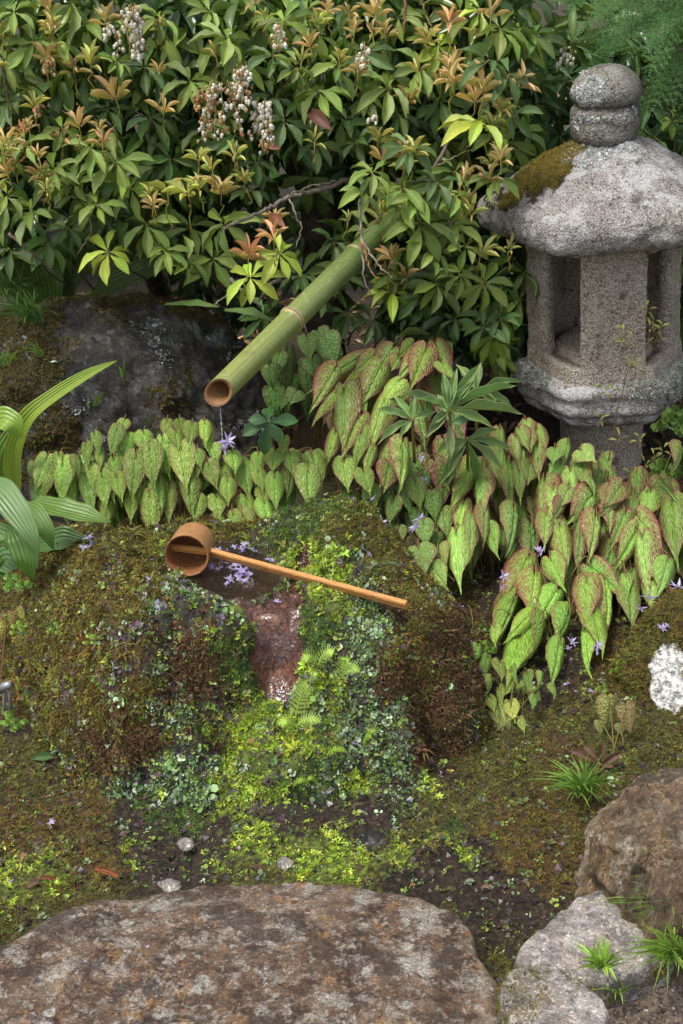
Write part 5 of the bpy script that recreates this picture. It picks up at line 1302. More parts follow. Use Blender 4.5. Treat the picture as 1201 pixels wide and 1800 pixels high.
# dark, narrow leaved evergreens behind the lantern, and foliage at its right
e = empty('narrow_leaved_shrub', (.75, 3.75, .04), 'dark narrow leaved evergreen shrub standing behind the stone lantern', 'shrub')
for (px, py, r) in [(905,185,60),(945,275,56),(985,240,50),(890,235,58),(930,330,50),(905,440,44),(915,520,42),(1150,240,60),(1185,200,56),(1160,300,56),(1195,330,50),(1140,180,50),(1000,130,40),(960,120,46),(1195,470,50),(1200,560,46),(1185,260,50),(930,150,50),(1190,410,50)]:
    C = PY(px, py, 3.36 + rng.uniform(-.04, .08)); s = 1 / ppm(C)
    sprig(e, C, (rng.normal(0, .2), -.4, .8), 8, r * 1.35 * s, r * .34 * s, -2, (.055, .125, .04), ME_P, 'leaf', C + np.array([0, .15, -.2]))
fill_foliage(e, (860, 1420), (60, 640), (3.42, 3.8), 300, .09, .022, [CD, (.04, .095, .035), (.06, .12, .03)], 'inner_foliage', -10)
bag = Bag()
e2 = empty('lime_seedling', PY(1182, 260, 3.2) * [1, 1, 0], 'small bright lime green sprig beside the ring of the lantern', 'plant')
sprig(e2, PY(1182, 212, 3.18), (0, -.4, .9), 6, .034, .018, 5, (.34, .46, .06), ME_P, 'leaf', PY(1186, 300, 3.25))
trunk(e, [(1.02, 3.7, -.02), W(1188, 330, 3.6), W(1196, 180, 3.62), W(1190, -40, 3.65)], .022, .016)
for rt, k_ in (((-1.05, 3.6, .03), 'left'), ((1.15, 3.75, .03), 'right')):
    e = empty('evergreen_shrub', rt, 'dark evergreen shrub continuing the hedge at the ' + k_ + ' edge', 'shrub')
    xs = (-700, -160) if k_ == 'left' else (1210, 1800)
    fill_foliage(e, xs, (-80, 520), (3.05, 3.7), 330, .078, .028, fc)
    trunk(e, [rt, (rt[0] + .03, rt[1] - .05, .5), (rt[0], rt[1] - .1, 1.1)], .03, .012)
# the hedge far behind: one dense mass of leaves over a dark bank
T5 = blade_leaf('x', None, [(0, .04), (.35, .38), (.6, .5), (.85, .3), (1, .01)], 4, 1, .4, .3, .0, 2)
n = 9000
P_ = np.stack([rng.uniform(-3.2, 3.2, n), rng.uniform(4.1, 5.2, n), rng.uniform(.0, 1.7, n)], -1)
N_ = rng.normal(0, .6, (n, 3)) + np.array([0, -.5, .8]); N_ /= np.linalg.norm(N_, axis=1)[:, None]
M_ = orient(N_) * np.array([.035, .095, .095])[None, None, :] * rng.uniform(.8, 1.4, n)[:, None, None]
V, F, C_, L_ = bake(T5[0], T5[1], T5[2], M_, P_, palette([CD, (.05, .11, .03), (.08, .15, .04), (.10, .17, .03)], n))
h = mesh_obj('hedge', V, F, M_PIERIS, None, (0, 4.6, 0), C_, L_); tag(h, 'dense dark green hedge far behind the shrubs', 'hedge', kind='stuff')
# a low stone and a wooden rail glimpsed behind the cap stone
p_ = PY(985, 195, 3.95)
s_, _, _ = boulder('grey_slab', (p_[0] - .03, 4.02, p_[2] - .10), (.30, .10, .12), M_PALE, 'grey flat stone glimpsed behind the cap of the lantern', 'stone', 61, (), .4, (60, 40), 5)

# ================================================================== CYPRESS at the top right
def spray_template(seed):
    r = np.random.default_rng(seed); b = Bag()
    def br(p, d, L, lev):
        n = int(L / .0055); w = .0020 if lev else .0024
        side = np.cross(d, [0, 0, 1.0]); side /= np.linalg.norm(side)
        for i in range(n):
            t = i / n; q = p + d * L * t + np.array([0, 0, -.15 * (L * t) ** 2 / .1])
            for s in (-1, 1):
                dd = d * .75 + side * s * .55; dd /= np.linalg.norm(dd); l = .0065 * (1 - .4 * t)
                sd_ = np.cross(dd, [0, 0, 1.0])
                V = np.array([q, q + dd * l * .5 + sd_ * w * .6, q + dd * l, q + dd * l * .5 - sd_ * w * .6]); V[:, 2] += r.normal(0, .0006, 4)
                b.add(V, np.array([[0, 1, 2, 3]]))
            if lev < 2 and i % 3 == 1 and t < .92:
                for s in (-1, 1):
                    dd = d * .72 + side * s * .7 + np.array([0, 0, r.normal(0, .08)]); dd /= np.linalg.norm(dd)
                    br(q, dd, L * (.42 if lev == 0 else .34) * (1 - .65 * t) * r.uniform(.8, 1.15), lev + 1)
    br(np.zeros(3), np.array([0, 1.0, 0]), .17, 0)
    return mesh_data('cypress_spray', np.concatenate(b.V), np.concatenate(b.F4), M_MOSS, None, None, False)
MEC = [spray_template(s) for s in (1, 2)]
ce = empty('cypress_tree', (1.32, 3.4, 0), 'feathery green cypress boughs hanging in at the top right corner', 'tree')
trunk(ce, [(1.32, 3.4, -.02), (1.34, 3.42, .8), (1.3, 3.4, 1.7)], .05, .03)
for (x0, y0, x1, y1, Y) in [(1350,-90,1120,-20,3.0),(1360,20,1190,90,3.05),(1330,-130,1070,-40,3.1),(1350,100,1200,150,3.1),(1330,-80,1170,20,3.0),(1350,-60,1110,30,3.4),(1340,40,1150,110,3.5)]:
    a, b_ = PY(x0, y0, Y + .1), PY(x1, y1, Y); twig(ce, [a, (a + b_) / 2 + [0, 0, .02], b_], .004, M_TWIG, (.8, .6, .5), 'branch')
    for k in range(9):
        t = .25 + .75 * k / 8; q = a + (b_ - a) * t; dr = (b_ - a) / np.linalg.norm(b_ - a)
        d = dr + np.array([0, (-1) ** k * .7, -.35]) + rng.normal(0, .2, 3)
        X, Y_, Z = leaf_axes(d, np.array([0, -.7, .9]) + rng.normal(0, .15, 3), .95 * rng.uniform(.7, 1.1), .95 * rng.uniform(.7, 1.1))
        inst('spray', MEC[k % 2], ce, q, X, Y_, Z, (*jitc((.075, .16, .045), .2), 0))

# ================================================================== BROAD STRAP LEAVES at the left
def strap(e, pts, widths, col, seed=0, fold=.25, hint=(0, -.7, .7), name='leaf', tip=None):
    """long leaf along 3-D points, lengthwise folded, its own mesh"""
    P_ = np.array(pts); t = np.linspace(0, 1, len(P_)); tt = np.linspace(0, 1, 24)
    Q = np.stack([np.interp(tt, t, P_[:, k]) for k in range(3)], -1)
    for _ in range(4): Q[1:-1] = .5 * Q[1:-1] + .25 * (Q[:-2] + Q[2:])
    w = np.interp(tt, np.linspace(0, 1, len(widths)), widths)
    V, L_ = [], []
    for i in range(24):
        d = Q[min(i + 1, 23)] - Q[max(i - 1, 0)]; x, y, z = frame(d, hint)
        for j in range(-4, 5):
            u = j / 4; V.append(Q[i] + x * u * w[i] / 2 + z * (abs(u) * fold * w[i] / 2 + .03 * w[i] * math.sin(tt[i] * 22 + seed + 2 * u) * abs(u)))
            L_.append((u, tt[i], abs(u)))
    return mesh_obj(name, np.array(V), gridF(24, 9), M_STRAP_V, e, None, col, np.array(L_))
g = G('ribbed_leaf')
lv = g.attr('luv', out='Vector'); sp = g.n('ShaderNodeSeparateXYZ', {0: lv})
rb = g.n('ShaderNodeMath', operation='SINE'); g.put(rb.inputs[0], g.ma('MULTIPLY', sp.outputs[0], 20.0))
c = g.mix(g.ma('MULTIPLY', g.step(-.2, 1, rb.outputs[0]), .09), g.attr('col'), g.mix(1.0, g.attr('col'), (1.5, 1.35, 1.4), 'MULTIPLY'))
c = g.mix(g.ma('MULTIPLY', g.step(.5, .7, g.noise(30, 4)), .3), c, g.mix(1.0, c, (.7, .75, .7), 'MULTIPLY'))
M_STRAP_V = g.out(c, .36, g.bump(rb.outputs[0], .0009, .7), .5, .25, g.mix(1.0, c, (1.3, 1.3, .4), 'MULTIPLY'))
bl = empty('broad_leaved_plant', PZ(-20, 1010, .0), 'large ribbed strap leaves arching in from the left edge in front of the dark boulder', 'plant')
def S(px, py, Y): return PY(px, py, Y)
strap(bl, [S(28, 880, 2.55), S(22, 800, 2.52), S(45, 735, 2.5), S(100, 692, 2.47), S(160, 655, 2.45), S(206, 634, 2.44)], [.022, .042, .038, .028, .020, .002], (.24, .34, .05), 1, .4)
strap(bl, [S(-30, 760, 2.5), S(5, 735, 2.46), S(25, 745, 2.45), S(35, 770, 2.45)], [.05, .05, .04, .01], (.20, .32, .04), 2)
strap(bl, [S(15, 900, 2.60), S(5, 830, 2.57), S(10, 790, 2.56), S(40, 740, 2.55)], [.045, .055, .05, .03], (.12, .22, .04), 3, .3)
strap(bl, [S(-40, 845, 2.33), S(0, 860, 2.28), S(30, 900, 2.24), S(55, 940, 2.21), S(70, 975, 2.20)], [.040, .055, .050, .030, .002], (.13, .22, .07), 4, .15, (0, -.5, 1))
strap(bl, [S(35, 885, 2.38), S(60, 900, 2.34), S(80, 930, 2.31), S(95, 967, 2.30)], [.015, .040, .035, .002], (.12, .22, .045), 5, .2)
strap(bl, [S(20, 925, 2.30), S(35, 945, 2.27), S(48, 985, 2.25), S(57, 1020, 2.25)], [.02, .050, .048, .002], (.10, .20, .04), 6, .25)
strap(bl, [S(-20, 930, 2.33), S(10, 945, 2.31), S(15, 965, 2.3)], [.04, .045, .003], (.10, .20, .04), 7, .25)
strap(bl, [S(60, 880, 2.42), S(100, 893, 2.38), S(150, 905, 2.36), S(195, 918, 2.35)], [.03, .055, .05, .004], (.12, .21, .04), 8, .2, (0, -.25, 1))
strap(bl, [S(0, 1010, 2.36), S(10, 985, 2.34), S(25, 1000, 2.32)], [.05, .06, .03], (.07, .15, .035), 9, .2)
strap(bl, [S(60, 960, 2.46), S(110, 945, 2.44), S(165, 955, 2.43)], [.03, .05, .01], (.07, .15, .03), 10, .2)
bb = empty('broad_leaved_plant', PY(130, 560, 3.35) * [1, 1, 0], 'wide dull green strap leaves lying behind the top of the dark boulder', 'plant')
strap(bb, [S(150, 545, 3.3), S(190, 500, 3.28), S(250, 475, 3.26), S(320, 440, 3.3)], [.03, .055, .065, .04], (.13, .20, .06), 1, .2)
strap(bb, [S(110, 520, 3.3), S(130, 450, 3.3), S(175, 400, 3.3)], [.06, .08, .04], (.08, .14, .04), 2, .2)
strap(bb, [S(60, 540, 3.3), S(30, 480, 3.28), S(5, 440, 3.26)], [.05, .08, .04], (.09, .17, .04), 3, .2)
strap(bb, [S(90, 545, 3.28), S(85, 490, 3.26), S(60, 450, 3.26)], [.05, .075, .03], (.10, .19, .04), 5, .2)
strap(bb, [S(290, 535, 2.95), S(340, 533, 2.9), S(385, 540, 2.86)], [.01, .028, .004], (.12, .20, .05), 4, .2, (0, -.3, 1))
strap(bb, [S(395, 545, 2.9), S(440, 548, 2.86), S(480, 565, 2.84)], [.01, .03, .004], (.14, .23, .06), 6, .2, (0, -.3, 1))

# ================================================================== SERRATED WHORLED PLANT in the middle
se = empty('variegated_evergreen', PY(800, 760, 2.72) * [1, 1, 0], 'evergreen with whorls of serrated pale edged leaves between the red edged clump and the lantern', 'plant')
def whorl_px(e, cx, cy, Y, tips, w, col, meshes, name):
    C = PY(cx, cy, Y)
    b = Bag(); add_tube(b, curve(C + [0, 0, .004], C + np.array([.01, .06, -.12]), 0, 6), .0035, 6, (.8, 1, .6)); s = b.obj('sprig', M_STEM, e, C)
    for (tx, ty, dY) in tips:
        T_ = PY(tx, ty, Y + dY); d = T_ - C; L = np.linalg.norm(d)
        X, Y_, Z = leaf_axes(d, np.array([0, -.75, .9]) + rng.normal(0, .12, 3), L * 1.05, w * (.6 + .4 * min(1, L / .09)))
        inst(name, meshes[rng.integers(len(meshes))], s, C + d * .04, X, Y_, Z, (*jitc(col, .08), 0))
whorl_px(se, 790, 722, 2.60, [(715,688,.0),(740,700,-.02),(780,660,.03),(800,655,.02),(785,665,.05),(832,672,.02),(860,745,-.03),(907,712,-.02),(895,668,.02),(760,745,-.03),(755,760,-.04),(840,640,.05)], .021, (.13, .22, .08), ME_S, 'leaf')
whorl_px(se, 725, 738, 2.60, [(665,718,0),(695,698,.02),(669,768,-.03),(705,762,-.03),(762,722,0),(728,700,.02)], .019, (.18, .28, .11), ME_S, 'leaf')
whorl_px(se, 838, 688, 2.68, [(908,668,0),(900,708,-.02),(843,638,.03),(808,640,.03),(875,715,-.03),(800,700,0)], .021, (.13, .22, .075), ME_S, 'leaf')
whorl_px(se, 822, 772, 2.62, [(790,832,-.03),(789,798,-.02),(880,820,-.03),(893,786,-.01),(870,755,.0),(775,845,-.04),(765,790,0),(842,850,.0),(760,880,.03)], .022, (.13, .22, .075), ME_S, 'leaf')
whorl_px(se, 790, 745, 2.60, [(793,800,-.03),(770,690,.05),(830,735,0)], .022, (.17, .27, .12), ME_S, 'leaf')

# dark five leaved plant under the spout, and small ones on the ground
def little(name, label, cx, cy, Y, tips, w, col, cat='plant', meshes=None, lname='leaf'):
    C = PY(cx, cy, Y); e = empty(name, (C[0], C[1], max(0.0, C[2] - .05)), label, cat)
    whorl_px(e, cx, cy, Y, tips, w, col, meshes or ME_P, lname); return e
little('dark_leaved_seedling', 'dark green seedling with oval leaves between spout and heart leaves', 473, 742, 2.56, [(462,797,-.02),(428,762,-.01),(520,738,0),(492,770,-.02),(440,735,0),(470,712,.03)], .034, (.06, .14, .05))
little('dark_leaved_seedling', 'dark glossy low plant left of the lantern light chamber', 860, 585, 2.98, [(825,600,0),(850,560,.02),(880,630,-.02),(848,632,-.02),(895,590,0),(835,575,0)], .03, (.05, .12, .03))
little('lobed_leaf_plant', 'yellow green lobed leaf hanging beside the lantern platform', 868, 590, 2.92, [(830,612,-.01),(846,636,-.02),(866,642,-.02),(886,628,-.01),(893,600,0)], .022, (.17, .25, .03))
little('clover_seedling', 'small round leaved green seedling behind the stepping stone', 303, 1516, 1.765, [(282,1522,-.01),(288,1510,.005),(310,1532,-.02),(325,1512,.0),(318,1506,.01)], .022, (.09, .20, .05))
little('small_sprout', 'pair of narrow green leaves on the moss left of the ochre boulder', 965, 1490, 1.80, [(955,1508,-.01),(945,1470,.01),(985,1492,0),(958,1465,.02)], .011, (.14, .27, .09))
little('strap_sprout', 'tuft of dark strap leaves at the foot of the basin on the left', 110, 1330, 1.95, [(75,1285,.03),(95,1275,.03),(140,1300,.02),(150,1338,-.01),(60,1330,-.01),(120,1365,-.03)], .02, (.06, .13, .035))
little('brown_sprig', 'dull purple brown sprig in front of the ochre boulder', 1055, 1345, 1.92, [(1015,1320,.0),(1030,1312,.02),(1060,1312,.0),(1075,1345,-.01),(1040,1360,-.02),(1090,1325,0)], .016, (.13, .075, .05))
e = empty('thin_shrublet', PY(1068, 860, 2.72) * [1, 1, 0], 'thin leafless looking sprig rising in front of the lantern light chamber', 'plant')
twig(e, [S(1068, 880, 2.70), S(1070, 800, 2.68), S(1088, 710, 2.66), S(1105, 650, 2.65), S(1125, 608, 2.65), S(1160, 595, 2.66)], .0016, M_TWIG, (.8, .7, .4), 'stem')
for (px, py) in [(1150,560),(1138,540),(1155,590),(1100,600),(1098,580),(1105,630),(1078,685),(1060,680),(1055,735),(1090,770),(1120,645),(1145,575),(1160,575),(1125,770),(1135,815),(1150,800),(1165,790),(1110,830),(1140,845)]:
    C = PY(px, py, 2.65)
    sprig(e, C, (0, -.3, .9), 4, .018, .006, 10, (.19, .21, .06), ME_Y, 'leaf', C + np.array([rng.normal(0, .01), .005, -.03]), stem_r=.0006)

# ================================================================== FERNS AND LOBED HERBS
def frond(e, p0, p1, w, col, pairs=13, sag=.012, name='frond'):
    p0, p1 = np.array(p0), np.array(p1); b = Bag(); Q = curve(p0, p1, sag, 20); L = np.linalg.norm(p1 - p0)
    add_tube(b, Q, np.linspace(.0012, .0004, 20), 4, np.array(col) * .8, False)
    for i in range(pairs):
        t = .10 + .88 * i / pairs; k = t * 19; i0 = int(k); q = Q[i0] + (Q[min(i0 + 1, 19)] - Q[i0]) * (k - i0)
        d = Q[min(i0 + 1, 19)] - Q[max(i0 - 1, 0)]; x, y, z = frame(d, (0, -.6, .9))
        ln = w / 2 * (math.sin(math.pi * min(1, t * .9 + .12)) ** .6) * (1 - .3 * t)
        for s in (-1, 1):
            dd = x * s * .93 + y * .42; n_ = 6
            side = np.cross(dd, z)
            for j in range(n_):
                tj = j / n_; c0_ = q + dd * ln * tj - z * .12 * ln * tj * tj; l2 = L / pairs * .42 * (1 - tj * .8)
                for s2 in (-1, 1):
                    V = np.array([c0_, c0_ + dd * ln / n_ * .8 + side * s2 * l2 * .55, c0_ + dd * ln / n_ * 1.1 + side * s2 * l2 * .9 - z * .1 * l2, c0_ + dd * ln / n_ * .2 + side * s2 * l2 * .75])
                    b.add(V, np.array([[0, 1, 2, 3]]), np.array(jitc(col, .08)))
            V = np.array([q - side * .0006, q + side * .0006, q + dd * ln]); b.add(V, np.array([[0, 1, 2]]), col)
    return b.obj(name, M_MOSS, e, p0, smooth=False)
BF1 = (.46, .66, .12)
def bz(px, py, up=.012):
    p = basin_z(px, py); p = p.copy(); p[2] += up; return p
def Yn(px, py): return float(basin_z(px, py)[1])
fe = empty('fern', bz(520, 1270, 0), 'small bright green fern growing below the spill channel', 'fern')
Y0 = Yn(520, 1270) - .02
for (x0, y0, x1, y1, w) in [(520,1262,540,1200,.040),(520,1278,488,1276,.026),(522,1276,566,1270,.026),(515,1290,500,1272,.02),(545,1205,556,1188,.02)]:
    frond(fe, PY(x0, y0, Y0), PY(x1, y1, Y0 - .01), w * 1.25, BF1, 10)
fe = empty('fern', bz(585, 1200, 0), 'small fern with two spreading fronds on the right bank of the spill channel', 'fern')
Y0 = Yn(590, 1190) - .03
for (x0, y0, x1, y1, w) in [(558,1168,530,1162,.024),(560,1168,588,1148,.026),(596,1200,612,1160,.030),(600,1185,634,1182,.024),(590,1205,582,1192,.016),(606,1180,604,1160,.02)]:
    frond(fe, PY(x0, y0, Y0), PY(x1, y1, Y0 - .01), w * 1.25, BF1, 10)
fe = empty('fern', bz(580, 1330, 0), 'tiny fern fronds on the lower right face of the basin', 'fern')
for (x0, y0, x1, y1, w) in [(575,1328,612,1325,.016),(640,1305,662,1288,.014),(545,1380,515,1382,.018),(640,1310,655,1300,.012),(560,1385,540,1372,.014)]:
    Y0 = Yn(x0, y0) - .02; frond(fe, PY(x0, y0, Y0), PY(x1, y1, Y0 - .005), w, (.30, .46, .05), 9)
def herb(label, cx, cy, Y, r, n, col, leaflets=5):
    C = PY(cx, cy, Y); e = empty('lobed_herb', C - [0, 0, .02], label, 'herb'); s = 1 / ppm(C)
    for i in range(n):
        a = i * 2.4 + rng.random(); q = r * s * math.sqrt((i + .5) / n)
        c = C + np.array([math.cos(a) * q, -.01 * rng.random(), math.sin(a) * q * .75 + .004])
        b = Bag(); add_tube(b, curve(C - [0, 0, .015], c, .004, 5), .0006, 3, (.5, .7, .3), False)
        for j in range(leaflets):
            bb_ = j / leaflets * 2 * math.pi + rng.random(); rr = r * s * .26; o_ = c + rr * .8 * np.array([math.cos(bb_), -.2 * math.sin(bb_), .8 * math.sin(bb_)])
            ux = np.array([math.cos(bb_), 0, math.sin(bb_)]); uy = np.array([-math.sin(bb_) * .9, -.45, math.cos(bb_) * .9]); kk = []
            V = [o_ - ux * rr * .6]
            for m in range(7):
                an = -2.2 + m * 4.4 / 6; rad = rr * (.62 + .16 * (m % 2)); V.append(o_ + rad * (math.cos(an) * ux + math.sin(an) * uy))
            b.add(np.array(V), np.array([[0, m + 1, m + 2] for m in range(6)]), jitc(col, .1))
        b.obj('leaf', M_MOSS, e, c, smooth=False)
gr_ = (.22, .38, .07)
herb('feathery lobed herb at the left edge below the strap leaves', 32, 1028, 2.24, 24, 7, gr_)
herb('bright lobed herb leaf on the moss at the left edge of the basin', 36, 1103, 2.16, 18, 6, (.34, .48, .08))
herb('lobed herb leaf on the upper left slope of the basin', 100, 1105, Yn(100, 1105) - .015, 13, 5, (.30, .46, .08))
herb('bright lobed herb sprig in the brown moss of the left shoulder', 163, 1124, Yn(163, 1124) - .012, 14, 5, (.38, .52, .10))
herb('tiny lime herb below the sprig on the left shoulder', 150, 1160, Yn(150, 1160) - .012, 9, 4, (.30, .46, .06))
herb('lobed herb under the grey plant stake at the left edge', 25, 1268, 2.02, 24, 8, (.24, .40, .07))
herb('herb with many rounded leaflets at the foot of the mossy rock', 1095, 1178, 2.17, 24, 9, (.22, .40, .05), 6)
herb('small lobed herb right of the basin under the lime green leaves', 852, 1140, 2.24, 20, 7, (.27, .44, .06))
herb('small feathery herb behind the right end of the basin', 840, 1108, 2.3, 16, 6, (.20, .36, .06))
herb('pale lobed herb on the open moss below the seedlings', 945, 1330, 1.965, 18, 6, (.40, .54, .10))
herb('tiny lobed herb above the pair of pale heart leaves', 1060, 1210, 2.12, 12, 5, (.28, .44, .07))
herb('fine green herbs around the lantern shaft', 1165, 835, 2.75, 32, 12, (.12, .22, .04))
herb('fine green herbs under the lantern platform at the right edge', 1185, 745, 2.85, 34, 12, (.12, .21, .04))
herb('fine green herb behind the pool under the heart leaves', 510, 905, 2.42, 26, 11, (.13, .25, .05))
herb('fine green herb beside the pool just left of the mossy shoulder', 455, 940, 2.36, 18, 8, (.14, .26, .05))
herb('small dark herb behind the basin under the red edged leaves', 640, 925, 2.48, 26, 10, (.12, .22, .05))
herb('yellow green herb in the moss behind the paired seedling leaves', 785, 1455, 1.84, 12, 5, (.36, .48, .07))

# ================================================================== GRASS TUFTS
def grass(label, px, py, z, n, L, col, w=.0035, spread=.6, lean=(0, 0), Y=None, cat='grass tuft'):
    C = PY(px, py, Y) if Y else PZ(px, py, z); b = Bag()
    for _ in range(n):
        a = rng.random() * 6.28; out = rng.uniform(.2, 1) * spread; l = L * rng.uniform(.55, 1.1)
        p0 = C + np.array([rng.normal(0, L * .08), rng.normal(0, L * .05), 0])
        d = np.array([math.cos(a) * out + lean[0], math.sin(a) * out * .8 + lean[1] - .1, 1.0]); d /= np.linalg.norm(d)
        t = np.linspace(0, 1, 7)[:, None]; Q = p0 + d * l * t + np.array([d[0] * .5, d[1] * .5, -.55 * out - .1]) * l * t ** 2
        x = np.cross(d, [0.3, -1, .3]); x /= np.linalg.norm(x); ww = w * np.array([.7, 1, 1, .9, .7, .45, .02])[:, None] / 2
        V = np.concatenate([Q - x * ww, Q + [0, 0, -.0006], Q + x * ww]); F = np.concatenate([gridF(2, 7) + 0, gridF(2, 7) + 7])
        b.add(V, F, jitc(col, .2))
    o = b.obj('grass_tuft', M_MOSS, None, C, smooth=True); tag(o, label, cat); return o
GG = (.17, .30, .05)
grass('low grass tuft between the mossy ground and the ochre boulder', 1022, 1392, .01, 110, .09, GG, .003, 1.0)
grass('grass tuft fringing the pale stone at the right edge, upper one', 1190, 1600, .07, 110, .115, (.21, .34, .06), .0032, .9, (-.4, -.2))
grass('grass tuft beside the pale stone at the right edge, lower one', 1185, 1680, .06, 90, .095, (.23, .36, .06), .0034, .9, (-.3, -.2))
grass('small bright grass tuft on the soil between the two pale stones', 1058, 1700, .06, 40, .06, (.26, .42, .06), .004, .8)
grass('sparse grass blades on the soil path beside the corner stone', 1085, 1745, .02, 12, .055, (.25, .38, .08), .003, 1.0)
grass('dark grass tuft spilling over the left shoulder of the dark boulder', 60, 565, 0, 80, .13, (.10, .19, .045), .003, .8, (-.2, -.3), Y=2.92)
grass('long dark grass behind the dark boulder at the left edge', 20, 520, 0, 70, .15, (.09, .17, .04), .003, .9, (0, -.3), Y=3.0)
grass('short grass tuft growing on the mossy left side of the dark boulder', 70, 625, 0, 14, .06, (.16, .29, .06), .003, .5, (-.1, -.4), Y=2.75)
grass('few grass blades hanging on the face of the dark boulder', 215, 660, 0, 4, .06, (.12, .24, .04), .004, .2, (.1, -.3), Y=2.71)
grass('single grass blade low on the face of the dark boulder', 160, 715, 0, 4, .06, (.14, .26, .05), .004, .3, (.3, -.3), Y=2.69)
grass('grass blades at the left foot of the dark boulder', 115, 690, 0, 8, .05, (.14, .26, .05), .004, .7, (0, -.4), Y=2.70)
grass('bright grass blades at the far left below the dark boulder', 8, 640, 0, 14, .07, (.20, .34, .07), .004, .7, (.1, -.4), Y=2.70)

# ================================================================== LAVENDER SPIDER FLOWERS
def flower_template(seed):
    r = np.random.default_rng(seed); b = Bag()
    for i in range(9):
        a = i * 2.4 + r.random(); el = r.uniform(-.7, .9); d = np.array([math.cos(a) * math.cos(el), math.sin(a) * math.cos(el), math.sin(el)]); s = np.cross(d, [0, 0, 1.0]); s /= np.linalg.norm(s)
        t = np.linspace(0, 1, 5)[:, None]; cv = np.cross(s, d) * r.uniform(-.5, .6); Q = d * t + cv * t ** 2
        w = np.array([.09, .16, .13, .08, .01])[:, None]
        V = np.concatenate([Q - s * w, Q + s * w]); b.add(V, gridF(2, 5), np.array([(.42, .35, .62), (.50, .44, .70), (.34, .27, .55), (.60, .56, .74)][r.integers(4)]) * r.uniform(.8, 1.15))
    V, F, _ = tube([(0, 0, -.05), (0, 0, .25)], [.10, .06], 6, False); b.add(V, F, (.45, .42, .25))
    F = [np.concatenate(b.F4)]
    return mesh_data('spider_flower', np.concatenate(b.V), F, M_PETAL, np.concatenate(b.C), None, True)
MEF = [flower_template(s) for s in (1, 2, 3, 4)]
def flower(px, py, r, label, Y=None, z=None, on=None, stalk=True, group=None, flatten=1.0):
    if on == 'basin': P_ = bz(px, py, .004)
    elif z is not None: P_ = PZ(px, py, z)
    else: P_ = PY(px, py, Y)
    s = r / ppm(P_); o = bpy.data.objects.new('purple_flower', MEF[rng.integers(4)]); link(o, None, P_)
    o.rotation_euler = (rng.uniform(-.6, .6), rng.uniform(-.6, .6), rng.random() * 6.28); o.scale = (s, s, s * flatten); o.color = (1, 1, 1, 0)
    tag(o, label, 'flower', group); return o
cl = [((400,775,18),(393,790,13),2.56,'upright lavender flower where the trickle lands among the heart leaves'),((738,912,16),(730,925,13),2.42,'lavender flower cluster hanging between basin and red veined leaves'),((748,845,13),(740,805,9),2.52,'lavender flower under the serrated leaves'),
      ((617,882,13),(650,878,12),2.50,'pair of lavender flowers on thin stalks below the red edged leaves'),((670,918,13),(662,905,9),2.48,'faded lavender flower behind the top of the basin'),
      ((952,970,12),(945,966,8),2.38,'lavender flower wedged between two red veined leaves'),((885,1012,12),(884,1030,10),2.34,'lavender flowers hanging in the dark gap left of the red leaf'),((1142,1052,18),(1128,1070,12),2.24,'large lavender flower beside the mossy rock'),
      ((1192,1032,17),(1180,1050,10),2.25,'lavender flower at the right edge above the mossy rock'),((1165,1105,13),(1172,1100,7),2.16,'lavender flower lying on top of the mossy rock'),((1005,1128,12),(1000,1140,8),2.16,'lavender flower between the hanging lime green leaves'),((1052,1135,11),(1050,1145,7),2.15,'lavender flower right of the hanging lime green leaves')]
for (a, b_, Y, lab) in cl:
    C = PY(a[0], a[1], Y); e = empty('flower_spray', C - [0, 0, .05], lab, 'flower')
    for (px, py, r) in (a, b_):
        P_ = PY(px, py, Y); s = r / ppm(P_); m = Matrix.Rotation(rng.random() * 6, 3, 'Z') @ Matrix.Rotation(rng.uniform(-.8, .8), 3, 'X')
        inst('blossom', MEF[rng.integers(4)], e, P_, np.array(m.col[0]) * s, np.array(m.col[1]) * s, np.array(m.col[2]) * s, (1, 1, 1, 0))
        bag = Bag(); add_tube(bag, curve(P_, P_ + np.array([rng.normal(0, .01), .04, -.06]), .02, 7), .0005, 3, (.9, .9, .5), False); bag.obj('stalk', M_STEM, e)
pg = 'lavender flowers floating on the pool'
for (px, py, r) in [(408,1000,13),(425,1003,14),(438,1008,13),(420,1014,12),(405,1018,12),(395,990,12),(432,1020,10),(385,1000,10),(398,1025,8),(372,995,9),(415,992,11)]:
    flower(px, py, r, 'lavender flower floating with others in the middle of the pool', z=WATER_Z + .002, group=pg, flatten=.35)
for (px, py, r) in [(412,962,10),(425,966,11),(440,966,12),(452,970,8),(430,958,10),(400,968,9),(383,966,9)]:
    flower(px, py, r, 'lavender flower heaped at the back rim of the pool behind the ladle handle', z=WATER_Z + .008, group='lavender flowers at the back rim of the pool', flatten=.6)
for (px, py, r, lab) in [(470,985,8,'fallen lavender flower at the right rim of the pool above the ladle handle'),(480,988,6,'small lavender petal at the right rim of the pool'),(527,992,6,'lavender petal on the wet stone right of the pool'),(485,1060,7,'lavender petals on the red stone at the lip of the pool'),(464,1052,5,'tiny pale petal at the lip of the pool')]:
    flower(px, py, r, lab, on='basin', flatten=.4)
for (px, py, r) in [(155,945,11),(172,952,12),(148,962,10),(185,948,10),(152,972,8),(160,958,9)]:
    flower(px, py, r, 'lavender flower behind the left shoulder of the basin under the strap leaves', Y=2.30, group='lavender flowers behind the left shoulder of the basin')
for (px, py, r) in [(205,985,7),(212,992,8),(250,1025,7),(262,1020,7),(280,1072,8),(275,1062,7),(245,1030,6),(240,1048,7),(286,1018,6)]:
    flower(px, py, r, 'wilted lavender flower caught in the moss of the left shoulder', on='basin', group='wilted flowers on the left shoulder of the basin', flatten=.5)
